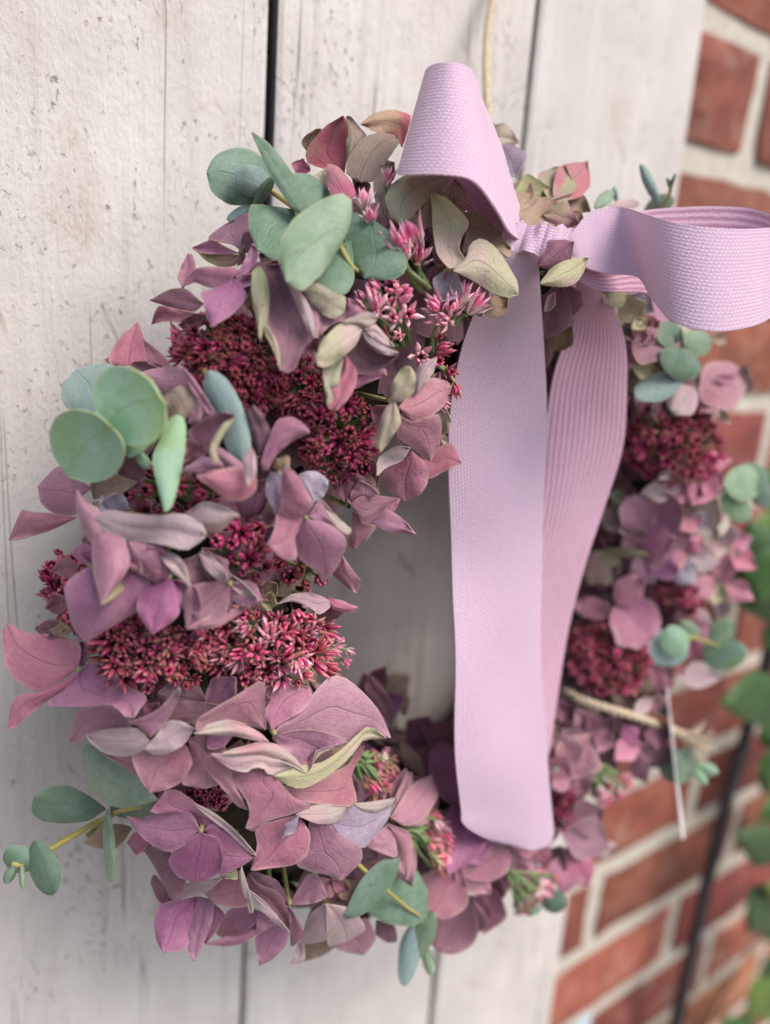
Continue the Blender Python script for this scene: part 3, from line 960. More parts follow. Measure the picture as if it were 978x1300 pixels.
# ------------------------------------------------------------------ eucalyptus
s = Sprig('A', [(250, 500), (335, 540), (430, 605), (560, 690), (640, 820), (700, 860)], [10, 12, 14, 12, 10, 4])
s.outline('A', 'e2', [(335, 560), (260, 592), (180, 592), (113, 540), (98, 470), (128, 408), (200, 379), (270, 388), (318, 430), (338, 490)], 4, 10, 8, 8, 2)
s.outline('A', 'e2', [(440, 645), (415, 560), (420, 478), (490, 482), (545, 528), (568, 562), (505, 625)], 4, 8, 8)
s.outline('A', 'e2', [(440, 615), (350, 600), (262, 595), (256, 680), (288, 762), (372, 815), (410, 770), (450, 690)], 4, 11, 12, -8, 2)
s.leaf('e4', 335, 535, 208, 470, 0.80, 14, 17, 0, 2).leaf('e4', 275, 590, 175, 650, 0.3, 10, 10, 20)
s.outline('A', 'e2', [(690, 870), (640, 790), (612, 700), (638, 620), (720, 648), (802, 710), (847, 790), (847, 842), (800, 875)], 4, 9, 11, -10, 2)
s.outline('A', 'e2', [(640, 730), (590, 748), (530, 850), (512, 890), (570, 932), (622, 928), (650, 880), (648, 800)], 4, 10, 13)
s.outline('A', 'e2', [(455, 630), (400, 582), (330, 470), (290, 380), (266, 320), (330, 363), (402, 450), (452, 530), (480, 612)], 4, 16, 19, 25, 1)
s.leaf('e2', 275, 600, 345, 490, 0.34, 15, 19, 40)
s.outline('A', 'e1', [(604, 740), (562, 802), (520, 862), (455, 917), (398, 882), (373, 800), (378, 720), (430, 640), (520, 580), (600, 549), (640, 573), (638, 650)], 4, 20, 26, 6, 2.5)
s = Sprig('C', [(405, 420), (470, 480), (540, 540), (640, 560)], [18, 12, 6, 0])
s.outline('C', 'e4', [(425, 430), (330, 390), (235, 330), (228, 260), (280, 200), (350, 180), (420, 185), (420, 300)], 4, 17, 16)
s.outline('C', 'e3', [(410, 425), (430, 470), (470, 520), (520, 500), (560, 460), (500, 430)], 3, 18, 16)
s.outline('C', 'e3', [(400, 425), (345, 350), (345, 260), (390, 195), (460, 185), (550, 235), (605, 330), (608, 400), (570, 460), (510, 482), (450, 470)], 6, 26, 27, 0, -1.5)
s.outline('C', 'e3', [(412, 412), (360, 365), (280, 343), (210, 365), (182, 430), (195, 510), (250, 590), (320, 614), (400, 598), (445, 550), (458, 490), (440, 440)], 6, 28, 30, 0, -1.5)
K = Collect(); _p = pxy('C', 405, 420); _c = at(_p[0], _p[1], zenv(*_p) - 0.0285)
K.tube([_c + RM @ np.array([0, 0, 0.001]), _c, _c - RM @ np.array([0, 0, 0.0006])], [0.0012, 0.0011, 0.0004], 7)
K.build('leaf_bud', [M['stem_y']], s.o)
s.outline('X3', 'e3', [(420, 563), (380, 590), (330, 700), (288, 790), (290, 860), (320, 980), (355, 1112), (392, 1080), (432, 940), (466, 760), (472, 630), (450, 573)], 6, 17, 22, 15)
s.leaf('e3', 500, 500, 545, 560, 0.5, 12, 10)
s = Sprig('C', [(750, 200), (800, 300), (900, 560)], [8, 8, 0])
s.outline('X3', 'e4', [(600, 316), (572, 380), (580, 440), (640, 560), (700, 740), (740, 810), (800, 842), (840, 760), (830, 650), (780, 490), (710, 370), (650, 322)], 6, 13, 14, -10, 2.0)
s = Sprig('G', [(40, 540), (110, 520), (230, 450), (345, 385), (420, 350), (560, 330)], [8, 9, 9, 8, 7, 0], 0.0013)
s.leaf('e2', 380, 345, 545, 325, 0.52, 6, 4)
s.outline('W1', 'e2', [(505, 930), (430, 868), (330, 818), (240, 823), (165, 870), (153, 940), (200, 984), (300, 996), (420, 985)], 4, 10, 12, 12, 2)
s.outline('W1', 'e1', [(755, 885), (690, 905), (600, 924), (520, 905), (440, 832), (400, 720), (393, 640), (425, 615), (520, 688), (640, 758), (725, 850)], 6, 14, 12, -8, 2.5)
s.leaf('e2', 120, 540, 16, 495, 0.80, 9, 8).leaf('e2', 122, 452, 182, 640, 0.52, 13, 16, 12).leaf('e1', 372, 345, 384, 600, 0.15, 14, 20, 40)
s.leaf('e1', 76, 540, 78, 620, 0.22, 14, 15)
s.leaf('e2', 50, 540, 20, 600, 0.5, 8, 8)
s = Sprig('H', [(570, 630), (640, 695), (690, 740), (760, 800), (808, 836), (830, 900)], [2, 12, 14, 15, 16, 12], 0.0009, 'stem_y')
s.outline('H', 'e2', [(630, 815), (640, 785), (700, 720), (735, 662), (795, 680), (832, 752), (828, 832), (780, 864), (700, 855)], 5, 9, 10, 6, 2)
s.outline('H', 'e2', [(740, 643), (680, 648), (610, 718), (560, 822), (570, 840), (622, 824), (692, 754), (732, 692)], 3, 15, 17, 12, 1.5)
s.leaf('e4', 790, 850, 752, 1060, 0.30, 9, 12)
s.leaf('e1', 852, 816, 752, 985, 0.46, 14, 16, 10).leaf('e1', 820, 925, 846, 1028, 0.32, 8, 8)
s = Sprig('I', [(600, 890), (640, 860), (640, 800)], [4, 4, 0])
s.leaf('e2', 612, 870, 702, 920, 0.85, 4, 5).leaf('e2', 605, 885, 580, 950, 0.6, 4, 5)
# blurred sprigs on the far side of the ring
s = Sprig('J', [(690, 60), (610, 120), (560, 200), (520, 330)], [10, 10, 8, 0])
s.leaf('e2', 590, 50, 490, 110, 0.95, 8, 8).leaf('e1', 590, 110, 725, 130, 0.85, 11, 12).leaf('e2', 500, 160, 672, 250, 0.66, 13, 14).leaf('e4', 600, 275, 392, 345, 0.55, 11, 12)
s.leaf('e1', 595, 60, 605, 130, 0.35, 13, 14)
s = Sprig('J', [(760, 740), (840, 740), (900, 760)], [4, 6, 8])
s.leaf('e2', 780, 745, 970, 690, 0.75, 4, 4).leaf('e1', 776, 735, 935, 715, 0.95, 8, 9).leaf('e1', 770, 780, 890, 880, 0.7, 6, 6).leaf('e2', 900, 720, 990, 820, 0.8, 3, 3)
s = Sprig('K', [(560, 460), (640, 440), (770, 480)], [6, 6, 6])
s.leaf('e4', 620, 520, 450, 450, 0.85, 5, 5).leaf('e3', 600, 520, 540, 392, 0.85, 10, 11).leaf('e1', 590, 370, 672, 440, 0.6, 6, 7)
s.leaf('e3', 690, 540, 876, 490, 0.66, 6, 7).leaf('e1', 700, 530, 800, 358, 0.60, 9, 10)
s = Sprig('K', [(540, 1020), (640, 960), (740, 1030)], [2, 4, 4])
s.leaf('e1', 510, 930, 630, 1050, 0.85, 3, 4).leaf('e3', 650, 990, 752, 1020, 0.5, 5, 5).leaf('e1', 600, 920, 670, 980, 0.5, 4, 4).leaf('e3', 650, 1010, 705, 1072, 0.4, 5, 5)
s = Sprig('V', [(640, 130), (620, 200), (560, 260), (520, 300)], [4, 4, 2, 0], 0.0009)
s.leaf('e1', 540, 260, 640, 190, 0.55, 2, 2).leaf('e4', 590, 215, 530, 78, 0.24, 4, 4).leaf('e1', 370, 230, 432, 172, 0.5, 2, 2).leaf('e4', 445, 210, 437, 155, 0.3, 3, 3).leaf('pl', 420, 225, 522, 215, 0.35, 3, 3)
s.leaf('e1', 632, 165, 622, 125, 0.25, 4, 4).leaf('e1', 636, 150, 650, 110, 0.22, 4, 4)
s = Sprig('K', [(30, 990), (70, 1000)], [2, 2])
s.leaf('e1', 25, 1000, 82, 1005, 0.7, 3, 3)

# ------------------------------------------------------------------ hydrangea florets, each petal a sheet of its own
F_ = Floret
# --- top of the ring
f = F_('X6', 380, 480, 3, False, 'pink and olive floret at the very top left of the bow')
f.outline('X6', 'bt', [(120, 380), (65, 310), (78, 265), (150, 215), (190, 213), (140, 300)], 3, 2, 2)
f.outline('X6', 'rd', [(690, 330), (640, 262), (540, 235), (430, 185), (500, 123), (620, 93), (742, 130), (725, 220)], 3, 3, 2)
f.outline('X6', 'rd', [(330, 490), (200, 460), (98, 420), (88, 360), (120, 300), (210, 200), (322, 130), (350, 180), (355, 330)], 6, 5, 6)
f.outline('X6', 'ol', [(345, 495), (345, 330), (335, 180), (345, 133), (372, 135), (432, 210), (468, 262), (375, 355)], 3, 6, 6)
f.outline('X6', 'bt', [(430, 545), (343, 490), (350, 400), (440, 273), (540, 238), (640, 253), (674, 290), (600, 405), (520, 535)], 5, 8, 10)
f.outline('X6', 'rd', [(335, 660), (250, 625), (220, 540), (222, 433), (290, 448), (372, 545), (402, 625)], 3, 10, 11, 2)
f.outline('X6', 'cr', [(225, 590), (138, 512), (218, 453), (232, 520)], 2, 8, 8)
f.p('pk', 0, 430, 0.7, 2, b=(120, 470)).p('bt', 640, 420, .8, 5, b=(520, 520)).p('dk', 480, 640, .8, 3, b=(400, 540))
f = F_('X6', 700, 780, 8, False, 'cream green floret tucked under the left ribbon loop')
f.outline('X6', 'cr', [(690, 812), (620, 762), (581, 650), (620, 570), (700, 503), (820, 490), (985, 495), (962, 562), (862, 642), (762, 742)], 6, 11, 16, 3)
f.outline('X6', 'bt', [(595, 792), (530, 700), (508, 560), (550, 438), (590, 448), (622, 560), (592, 640)], 3, 8, 11)
f.outline('X6', 'bt', [(740, 802), (800, 720), (852, 640), (890, 700), (884, 800), (792, 852)], 3, 8, 10)
f.p('dk', 560, 900, 0.8, 3, b=(700, 820)).p('dk', 760, 900, 0.8, 3, b=(850, 820)).p('bt', 900, 560, .7, 6, b=(960, 700))
f = F_('N', 530, 655, 12, True, 'curled pale olive floret overlapping the front ribbon tail')
f.outline('N', 'bt', [(560, 470), (480, 262), (560, 190), (625, 265), (610, 370)], 2, 6, 7)
f.outline('N', 'bt', [(590, 605), (628, 430), (600, 365), (700, 375), (792, 478), (854, 552), (842, 604), (762, 545), (690, 505), (640, 540)], 5, 11, 13)
f.outline('N', 'cr', [(530, 657), (468, 580), (446, 440), (440, 266), (510, 283), (592, 360), (638, 425), (602, 480), (580, 560), (618, 607), (572, 652)], 3, 14, 17, -2)
f.outline('N', 'cr', [(552, 668), (618, 605), (638, 530), (700, 498), (782, 558), (882, 720), (888, 792), (840, 807), (760, 784), (650, 715)], 6, 15, 20, 2)
f.p('lg', 480, 830, 0.8, 6, b=(560, 660)).p('bt', 700, 905, 0.7, 5, b=(600, 700)).p('bt', 840, 800, 0.6, 4, b=(720, 900)).p('dk', 430, 720, .7, 4, b=(520,640))
f = F_('V', 200, 250, 2, False)
f.p('ol', 90, 200, 0.75, 5, b=(230, 180)).p('bt', 130, 270, 0.6, 8, b=(280, 240)).p('rd', 332, 85, 0.55, 3, b=(230, 210)).p('ol', 300, 280, 0.6, 8, b=(190, 250)).p('bt', 345, 235, 0.5, 4, b=(270, 180)).p('ol', 260, 95, 0.8, 2, b=(210, 200)).p('bt', 90, 250, 0.9, 3, b=(180, 200)).p('bt', 330, 290, 0.6, 3, b=(250, 250))
f = F_('L', 270, 260, 2, False)
f.p('cr', 352, 238, 0.55, 4, b=(255, 210)).p('lg', 345, 325, 0.7, 4, b=(310, 235)).p('lg', 290, 350, 0.7, 3, b=(300, 270)).p('ol', 290, 190, 0.7, 2, b=(265, 260)).p('bt', 375, 320, 0.6, 2, b=(350, 400))
f = F_('L', 420, 560, 6, False)
f.p('cr', 526, 524, 0.42, 27, h0=24, b=(405, 590), cup=3).p('dk', 490, 485, 0.6, 24, h0=20, b=(400, 545), cup=2).p('wh', 440, 610, 0.4, 8, b=(415, 660)).p('dk', 410, 730, 0.75, 4, b=(460, 600)).p('dk', 475, 690, 0.8, 3, b=(450, 580)).p('bt', 430, 760, 0.6, 2, b=(480, 680))
f = F_('L', 600, 620, 2, False)
f.p('ol', 560, 640, 0.8, 4, b=(620, 600)).p('cr', 650, 690, 0.8, 5, b=(610, 620)).p('lg', 690, 660, 0.7, 4, b=(620, 620)).p('dk', 640, 745, 0.8, 2, b=(680, 680)).p('rs', 700, 720, 0.8, 2, b=(650, 670)).p('dk', 540, 600, .8, 0, b=(600,560))
# --- upper left
f = F_('X1', 620, 250, 3)
f.outline('X1', 'ol', [(600, 262), (480, 250), (328, 222), (400, 297), (500, 343), (592, 322)], 2, 2, 1)
f.outline('X1', 'mv', [(620, 240), (560, 195), (408, 166), (480, 98), (580, 38), (662, -2), (676, 100), (692, 185)], 4, 4, 4)
f.outline('X1', 'mv', [(605, 252), (540, 222), (430, 170), (313, 218), (360, 252), (480, 258)], 3, 5, 4)
f.p('dk', 760, 120, 0.6, 6).p('pl', 820, 300, 0.5, 10, b=(720, 260)).p('dk', 600, 330, .6, 3)
f = F_('X1', 570, 395, 10, True, 'small mauve floret with four spread petals at upper left')
f.outline('X1', 'dk', [(385, 565), (280, 475), (180, 475), (48, 545), (150, 578), (220, 612), (330, 614)], 3, 8, 8)
f.outline('X1', 'rs', [(372, 632), (230, 600), (110, 577), (73, 640), (62, 692), (150, 674), (260, 684)], 4, 6, 6)
f.outline('X1', 'mv', [(260, 470), (222, 400), (248, 330), (285, 256), (317, 262), (338, 350), (300, 400)], 3, 8, 8)
f.outline('X1', 'vi', [(578, 392), (620, 330), (690, 192), (732, 240), (702, 332), (640, 384)], 2, 12, 13)
f.outline('X1', 'mv', [(560, 402), (602, 348), (480, 337), (350, 342), (288, 400), (246, 468), (330, 432), (400, 458), (470, 475), (532, 440)], 5, 12, 13, 1)
f.outline('X1', 'vi', [(582, 402), (640, 384), (704, 372), (692, 442), (600, 474)], 2, 12, 12)
f.outline('X1', 'vi', [(565, 408), (645, 488), (645, 542), (562, 634), (432, 714), (408, 640), (378, 540), (365, 493), (450, 476), (522, 446)], 4, 14, 17, 1)
f.outline('X1', 'rs', [(300, 790), (240, 730), (178, 676), (188, 800), (200, 880)], 2, 2, 1)
f.p('dk', 230, 700, 0.5, 3, b=(400, 640)).p('dk', 640, 560, .7, 8, b=(600, 440))
f = F_('X2', 240, 80, 9, False, 'folded dusky floret with cream edges under the eucalyptus')
f.outline('X2', 'dk', [(200, 25), (105, 35), (140, 200), (125, 360), (170, 450), (205, 622), (267, 638), (312, 562), (335, 500), (390, 442), (335, 330), (275, 200)], 5, 12, 17, -3)
f.outline('X2', 'cr', [(92, 36), (48, 58), (43, 180), (68, 320), (90, 453), (127, 362), (143, 240), (133, 118)], 4, 16, 18, 1)
f.outline('X2', 'cr', [(125, 362), (122, 420), (163, 500), (206, 620), (198, 530), (178, 452)], 3, 18, 20, 0)
f.outline('X2', 'pl', [(260, 150), (300, 252), (350, 372), (393, 444), (412, 425), (384, 300), (334, 200)], 3, 17, 18, 1)
f.outline('X2', 'mv', [(600, 300), (540, 325), (450, 308), (378, 238), (398, 350), (414, 443), (480, 374), (560, 338)], 5, 10, 14, -1)
f.outline('X2', 'cr', [(333, 178), (400, 128), (500, 178), (573, 210), (563, 302), (510, 333), (450, 312), (380, 232)], 4, 13, 14, 1)
f.outline('X2', 'mv', [(580, 325), (560, 260), (590, 215), (632, 238), (674, 292), (620, 315)], 2, 10, 10)
f.p('dk', 130, 20, 0.9, 10, b=(200, 60)).p('dk', 420, 520, 0.7, 3, b=(360, 420)).p('bt', 20, 280, .7, 3, b=(60, 120))
f = F_('X2', 640, 420, 9, False, 'folded rose and cream floret in the upper middle')
f.outline('X2', 'dk', [(662, 408), (570, 525), (555, 600), (630, 645), (700, 645), (800, 604), (872, 540), (780, 515), (705, 460)], 6, 13, 15, -2)
f.outline('X2', 'mv', [(625, 640), (615, 728), (700, 694), (805, 652), (795, 612), (700, 638)], 3, 11, 12)
f.outline('X2', 'rs', [(575, 540), (545, 650), (478, 720), (495, 780), (466, 832), (522, 851), (582, 793), (628, 712), (635, 620)], 5, 15, 20, 1)
f.outline('X2', 'cr', [(558, 528), (480, 598), (443, 618), (458, 730), (468, 820), (502, 782), (486, 716), (528, 722), (552, 600)], 4, 18, 21, 0)
f.outline('X2', 'cr', [(668, 388), (640, 362), (540, 362), (448, 448), (408, 545), (420, 602), (480, 600), (562, 543), (634, 472)], 4, 20, 23, 2)
f.outline('X2', 'cr', [(748, 340), (722, 298), (650, 298), (545, 352), (650, 374), (702, 385)], 3, 20, 20, 1)
f.outline('X2', 'pl', [(662, 400), (730, 452), (820, 500), (874, 525), (830, 540), (760, 523), (698, 472)], 3, 17, 18, 1)
f.outline('X2', 'pl', [(678, 395), (740, 366), (802, 430), (850, 490), (820, 501), (740, 452)], 3, 16, 16, 1)
f.p('dk', 400, 580, .6, 10, b=(450, 640))
f = F_('O', 290, 775, 14, False, 'two toned floret with pale green and dusty rose petals beside the ribbon')
f.outline('O', 'rs', [(420, 1060), (520, 1005), (582, 985), (636, 1087), (540, 1134), (462, 1168)], 3, 16, 18)
f.outline('O', 'rs', [(380, 1025), (462, 1108), (458, 1192), (420, 1253), (345, 1284), (270, 1243), (226, 1170), (260, 1098)], 4, 18, 20, 1)
f.outline('O', 'pl', [(372, 1008), (300, 1000), (205, 1060), (198, 1155), (250, 1110), (330, 1075)], 3, 20, 21)
f.outline('O', 'ol', [(530, 950), (578, 868), (588, 818), (662, 868), (704, 922), (640, 952), (580, 960)], 4, 16, 17)
f.outline('O', 'cr', [(525, 930), (512, 830), (545, 786), (582, 870), (562, 934)], 2, 17, 18)
f.outline('O', 'wh', [(528, 952), (555, 950), (584, 978), (560, 1004), (535, 1000)], 2, 17, 17)
f.outline('O', 'rs', [(308, 802), (400, 698), (480, 648), (562, 668), (580, 702), (542, 792), (460, 858), (380, 864)], 4, 20, 23, 2)
f.outline('O', 'rs', [(312, 845), (400, 862), (515, 836), (531, 920), (518, 1010), (475, 1082), (400, 1024), (306, 952)], 5, 21, 26, 2)
f.outline('O', 'pl', [(398, 735), (378, 640), (430, 578), (508, 542), (492, 612), (442, 692)], 3, 21, 22, 1)
f.outline('O', 'cr', [(270, 770), (276, 680), (328, 598), (368, 590), (398, 640), (388, 720), (332, 768)], 3, 23, 25, 2)
f.outline('O', 'cr', [(292, 770), (312, 830), (321, 880), (272, 962), (218, 1030), (193, 1000), (203, 900), (245, 800)], 4, 23, 25, 2)
f.p('dk', 520, 620, 0.5, 18, b=(480, 700), h0=18).p('dk', 300, 1000, .8, 10, b=(400, 900)).p('dk', 180, 900, 0.8, 6, b=(280, 800))
f = F_('O', 120, 1200, 2, False)
f.p('dk', 90, 1060, 0.9, 3, b=(180, 1180)).p('bt', 215, 1250, 0.4, 5, b=(60, 1130)).p('dk', 30, 1290, 0.6, 4, b=(40, 1130)).p('rs', 60, 1300, 0.8, 6, b=(120, 1180)).p('dk', 220, 1130, 0.9, 2, b=(90, 1180))
# --- left, around the mint leaves
f = F_('X3', 300, 290, 2, False)
f.outline('X3', 'rs', [(150, 285), (40, 275), (48, 210), (100, 128), (200, 38), (238, 130), (262, 268)], 4, 3, 4, 1)
f.outline('X3', 'dk', [(320, 300), (255, 268), (234, 138), (332, 215), (395, 302)], 2, 4, 5)
f.outline('X3', 'dk', [(365, 302), (300, 266), (190, 260), (148, 290), (220, 326)], 3, 6, 6)
f.p('pl', 0, 250, 0.5, 0, b=(100, 280))
f = F_('X3', 480, 450, 5, False)
f.outline('X3', 'mv', [(495, 400), (482, 308), (430, 293), (320, 298), (195, 330), (340, 470), (420, 410)], 4, 9, 9, 1)
f.outline('X3', 'mv', [(448, 296), (502, 338), (564, 428), (636, 552), (592, 580), (548, 502), (498, 412)], 3, 12, 13, 1)
f.outline('X3', 'bt', [(465, 596), (535, 500), (502, 416), (440, 397), (378, 432), (346, 472), (388, 572)], 4, 11, 13, 1)
f.outline('X3', 'mv', [(480, 606), (540, 480), (572, 560), (590, 595), (500, 614)], 2, 11, 12)
f.p('dk', 420, 330, .8, 3, b=(500, 440)).p('dk', 600, 640, .7, 5, b=(500, 600))
f = F_('X3', 565, 745, 9, True, 'dusky open floret between the blue and mint leaves')
f.outline('X3', 'dk', [(560, 740), (470, 690), (462, 832), (560, 805), (600, 770)], 2, 12, 12)
f.outline('X3', 'mv', [(590, 750), (650, 740), (740, 800), (800, 850), (828, 965), (760, 965), (690, 862), (620, 800)], 4, 14, 17)
f.outline('X3', 'dk', [(562, 742), (476, 660), (580, 585), (660, 546), (749, 560), (742, 592), (682, 652), (625, 745)], 4, 15, 19, -1)
f.outline('X3', 'cr', [(745, 582), (680, 618), (618, 720), (609, 780), (628, 828), (662, 833), (642, 772), (674, 690)], 4, 21, 23, 1)
f.outline('X3', 'mv', [(650, 805), (560, 806), (445, 882), (560, 884), (684, 857), (676, 838)], 2, 18, 19)
f.outline('X3', 'rs', [(864, 880), (760, 856), (640, 876), (530, 908), (640, 994), (720, 1044), (800, 1044), (870, 982)], 3, 18, 20, 1)
f.outline('X3', 'pl', [(842, 746), (802, 800), (797, 870), (825, 966), (868, 900), (866, 800)], 3, 22, 23, 1)
f.p('dk', 480, 900, 0.7, 6, b=(560, 820)).p('bt', 440, 960, .7, 5, b=(500, 860))
f = F_('T', 435, 660, 10, False)
f.outline('X3', 'dk', [(885, 795), (848, 700), (807, 560), (850, 507), (903, 560), (955, 672), (932, 745)], 3, 13, 14, 2)
f.outline('T', 'mv', [(432, 660), (468, 560), (500, 498), (560, 488), (620, 527), (630, 555), (560, 584), (500, 634), (450, 710), (428, 690)], 5, 16, 18, 2)
f.p('dk', 500, 720, 0.8, 6).p('dk', 400, 760, .8, 6).p('dk', 420, 800, .8, 4, b=(460, 720))
f = F_('X5', 470, 330, 3, False)
f.outline('X5', 'mv', [(480, 240), (390, 186), (308, 128), (228, 198), (195, 235), (213, 322), (280, 374), (392, 384), (410, 300)], 4, 6, 6, 1)
f.outline('X5', 'rs', [(400, 395), (280, 374), (170, 366), (118, 350), (88, 410), (46, 514), (110, 508), (255, 465)], 5, 8, 9, 1)
f.outline('X5', 'bt', [(485, 300), (470, 215), (600, 170), (710, 215), (610, 285)], 3, 7, 7)
f.outline('X5', 'dk', [(620, 170), (640, 100), (710, 78), (752, 172), (722, 226)], 2, 8, 8)
f.p('dk', 480, 420, 0.6, 3, b=(420, 330))
f = F_('U', 560, 520, 10, False, 'large curled pale mauve floret turned upside down on the left')
f.q('pl', [(215, 370), (290, 330, 230, 400), (400, 345, 330, 460), (520, 355, 430, 478), (640, 345, 560, 495), (735, 390, 670, 520), (762, 450)], 20, 26, 0, 1.0, 2.0)
f.q('mv', [(300, 560), (300, 440, 220, 500), (250, 330, 165, 400), (190, 290, 140, 320), (140, 225)], 17, 22, 0, 3)
f.p('lg', 330, 250, 0.75, 14, b=(330, 400), prof='r').p('lg', 260, 260, 0.5, 13, b=(300, 380)).p('pl', 918, 355, 0.46, 14, b=(640, 370), cup=4).p('dk', 760, 300, 0.5, 12, b=(700, 400))
f.q('mv', [(240, 430), (360, 450, 215, 520), (395, 580, 225, 640), (330, 690, 245, 710), (258, 785)], 19, 27, 0, 3)
f.p('mv', 455, 640, 0.32, 22, b=(295, 440)).p('ol', 262, 780, 0.38, 28, b=(380, 620), cup=1)
f = F_('U', 580, 650, 13)
f.p('mv', 390, 480, 0.55, 17, cup=3).p('vi', 500, 925, 0.62, 20, cup=3, bend=.03).p('vi', 732, 840, 0.44, 19, b=(600, 660)).p('mv', 468, 640, 0.55, 15, cup=3).p('mv', 480, 500, 0.45, 17, b=(590, 640)).p('pl', 680, 698, 0.24, 22, b=(500, 510), bend=-.1)
f = F_('U', 350, 640, 12, False)
f.q('vi', [(380, 610), (490, 660, 210, 600), (490, 740, 90, 680), (430, 810, 95, 770), (300, 890, 125, 890), (185, 962)], 12, 21, 0, 4, 1.0)
f.p('vi', 108, 530, 0.55, 6, b=(260, 540)).p('vi', 200, 470, 0.7, 5, b=(220, 590)).p('dk', 20, 620, 0.6, -2, b=(160, 600)).p('dk', -10, 800, 0.7, -4, b=(110, 760)).p('bt', 0, 890, 0.5, -2, b=(120, 900))
f = F_('E', 795, 165, 11)
f.p('dk', 625, 90, 0.78, 14, cup=-3).p('dk', 640, 318, 0.62, 19, bend=.05).p('mv', 905, 228, 0.62, 17).p('dk', 720, 60, 0.6, 10).p('pl', 785, 158, 0.34, 18, b=(690, 55), prof='r').p('pl', 900, 225, 0.22, 17, b=(770, 120)).p('dk', 700, 260, 0.8, 12).p('rs', 645, 322, 0.2, 21, b=(860, 245))
# --- the clear floret in the middle
f = F_('X4', 300, 432, 17, True, 'clear four petalled mauve floret at the inner edge')
f.outline('X4', 'bt', [(180, 200), (118, 150), (140, 98), (212, 83), (210, 165)], 2, 13, 13)
f.outline('X4', 'lg', [(140, 425), (82, 310), (82, 220), (110, 178), (170, 190), (180, 290)], 3, 16, 17, 1)
f.outline('X4', 'lg', [(352, 345), (262, 200), (310, 172), (370, 173), (430, 222), (424, 282), (384, 338)], 4, 17, 17, 1)
f.outline('X4', 'mv', [(322, 420), (392, 326), (442, 400), (554, 510), (542, 534), (480, 503), (380, 462)], 3, 18, 19, 0)
f.outline('X4', 'wh', [(393, 326), (442, 386), (562, 500), (547, 530), (482, 492), (430, 420)], 2, 20, 20, 0)
f.outline('X4', 'rs', [(288, 430), (275, 490), (240, 540), (254, 662), (180, 668), (87, 586), (128, 490), (138, 410), (165, 366), (190, 420)], 5, 18, 20, 1)
f.outline('X4', 'mv', [(300, 422), (230, 428), (172, 402), (162, 330), (175, 156), (217, 152), (268, 210), (314, 290), (350, 352), (322, 392)], 4, 20, 22, 2)
f.outline('X4', 'mv', [(308, 440), (450, 476), (529, 545), (529, 612), (473, 722), (400, 804), (368, 742), (268, 662), (227, 580), (238, 508)], 5, 20, 25, 2)
f.p('dk', 40, 440, .8, 8, b=(140, 420)).p('dk', 60, 560, 0.8, 4, b=(180, 520))
f = F_('X4', 562, 375, 8, False, 'small dusky floret poking into the open middle')
f.outline('X4', 'dk', [(560, 352), (465, 222), (540, 146), (625, 200), (725, 292), (640, 320)], 2, 6, 6)
f.outline('X4', 'rs', [(560, 352), (555, 300), (605, 217), (682, 258), (725, 312), (622, 316)], 2, 9, 10)
f.outline('X4', 'rs', [(700, 360), (720, 308), (838, 328), (804, 394), (760, 388)], 2, 8, 8)
f.outline('X4', 'rs', [(568, 398), (650, 466), (704, 480), (644, 563), (582, 609), (547, 592), (556, 500)], 4, 10, 11, 1)
f.outline('X4', 'mv', [(645, 445), (750, 382), (852, 438), (928, 528), (800, 514), (700, 484)], 3, 12, 14, 1)
f.outline('X4', 'dk', [(560, 360), (610, 312), (700, 307), (840, 324), (772, 372), (702, 424), (632, 474), (590, 402)], 3, 13, 15, 1)
f.outline('X4', 'rs', [(512, 648), (452, 745), (550, 834), (590, 860), (615, 790), (548, 698)], 3, 8, 10, 1)
f = F_('X4', 430, 920, 4, False)
f.outline('X4', 'dk', [(440, 900), (520, 960), (470, 1010), (380, 1020), (340, 950)], 2, 4, 5)
f.outline('X4', 'pl', [(435, 895), (330, 855), (220, 866), (136, 920), (230, 905), (320, 936), (380, 980), (446, 934)], 3, 7, 8, 1)
f.outline('X4', 'rs', [(430, 880), (520, 905), (602, 940), (560, 966), (455, 946)], 2, 7, 8, 1)
f.p('bt', 60, 880, 0.8, 2, b=(140, 800)).p('ol', 90, 960, 0.7, 3, b=(110, 850)).p('dk', 200, 800, .6, 2, b=(150,720)).p('dk', 30, 820, .7, 2, b=(130, 900))
# --- far left pink floret
f = F_('W1', 378, 262, 9, True, 'pink floret spreading out at the far left of the ring')
f.outline('W1', 'pk', [(375, 255), (390, 180), (375, 130), (250, 95), (130, 90), (35, 42), (15, 80), (25, 230), (70, 310), (150, 362), (210, 365), (300, 310)], 5, 9, 10, 1.5)
f.outline('W1', 'pk', [(372, 275), (300, 320), (200, 370), (90, 385), (55, 430), (35, 545), (60, 548), (130, 490), (230, 410), (340, 335)], 5, 10, 16, 2)
f.outline('W1', 'vi', [(385, 270), (430, 225), (520, 245), (600, 330), (705, 395), (680, 440), (640, 495), (600, 490), (550, 440), (480, 430), (430, 440), (240, 440), (220, 425), (300, 370)], 6, 10, 16, -2)
f.p('dk', 165, 70, 0.5, 2, b=(320, 60)).p('ol', 170, 60, 0.4, 4, b=(320, 90)).p('dk', 400, 120, .5, 4)
f = F_('W1', 730, 500, 8, False)
f.outline('W1', 'mv', [(612, 500), (560, 450), (480, 433), (380, 450), (350, 520), (325, 612), (380, 610), (430, 575), (540, 545), (630, 530)], 5, 13, 12, -1)
f.outline('W1', 'mv', [(720, 590), (660, 530), (600, 515), (660, 500), (760, 450), (855, 345), (862, 380), (800, 510)], 5, 18, 16, 0)
f.outline('W1', 'pl', [(712, 605), (660, 545), (540, 545), (412, 575), (440, 620), (510, 665), (600, 678), (680, 650)], 3, 18, 18, 1)
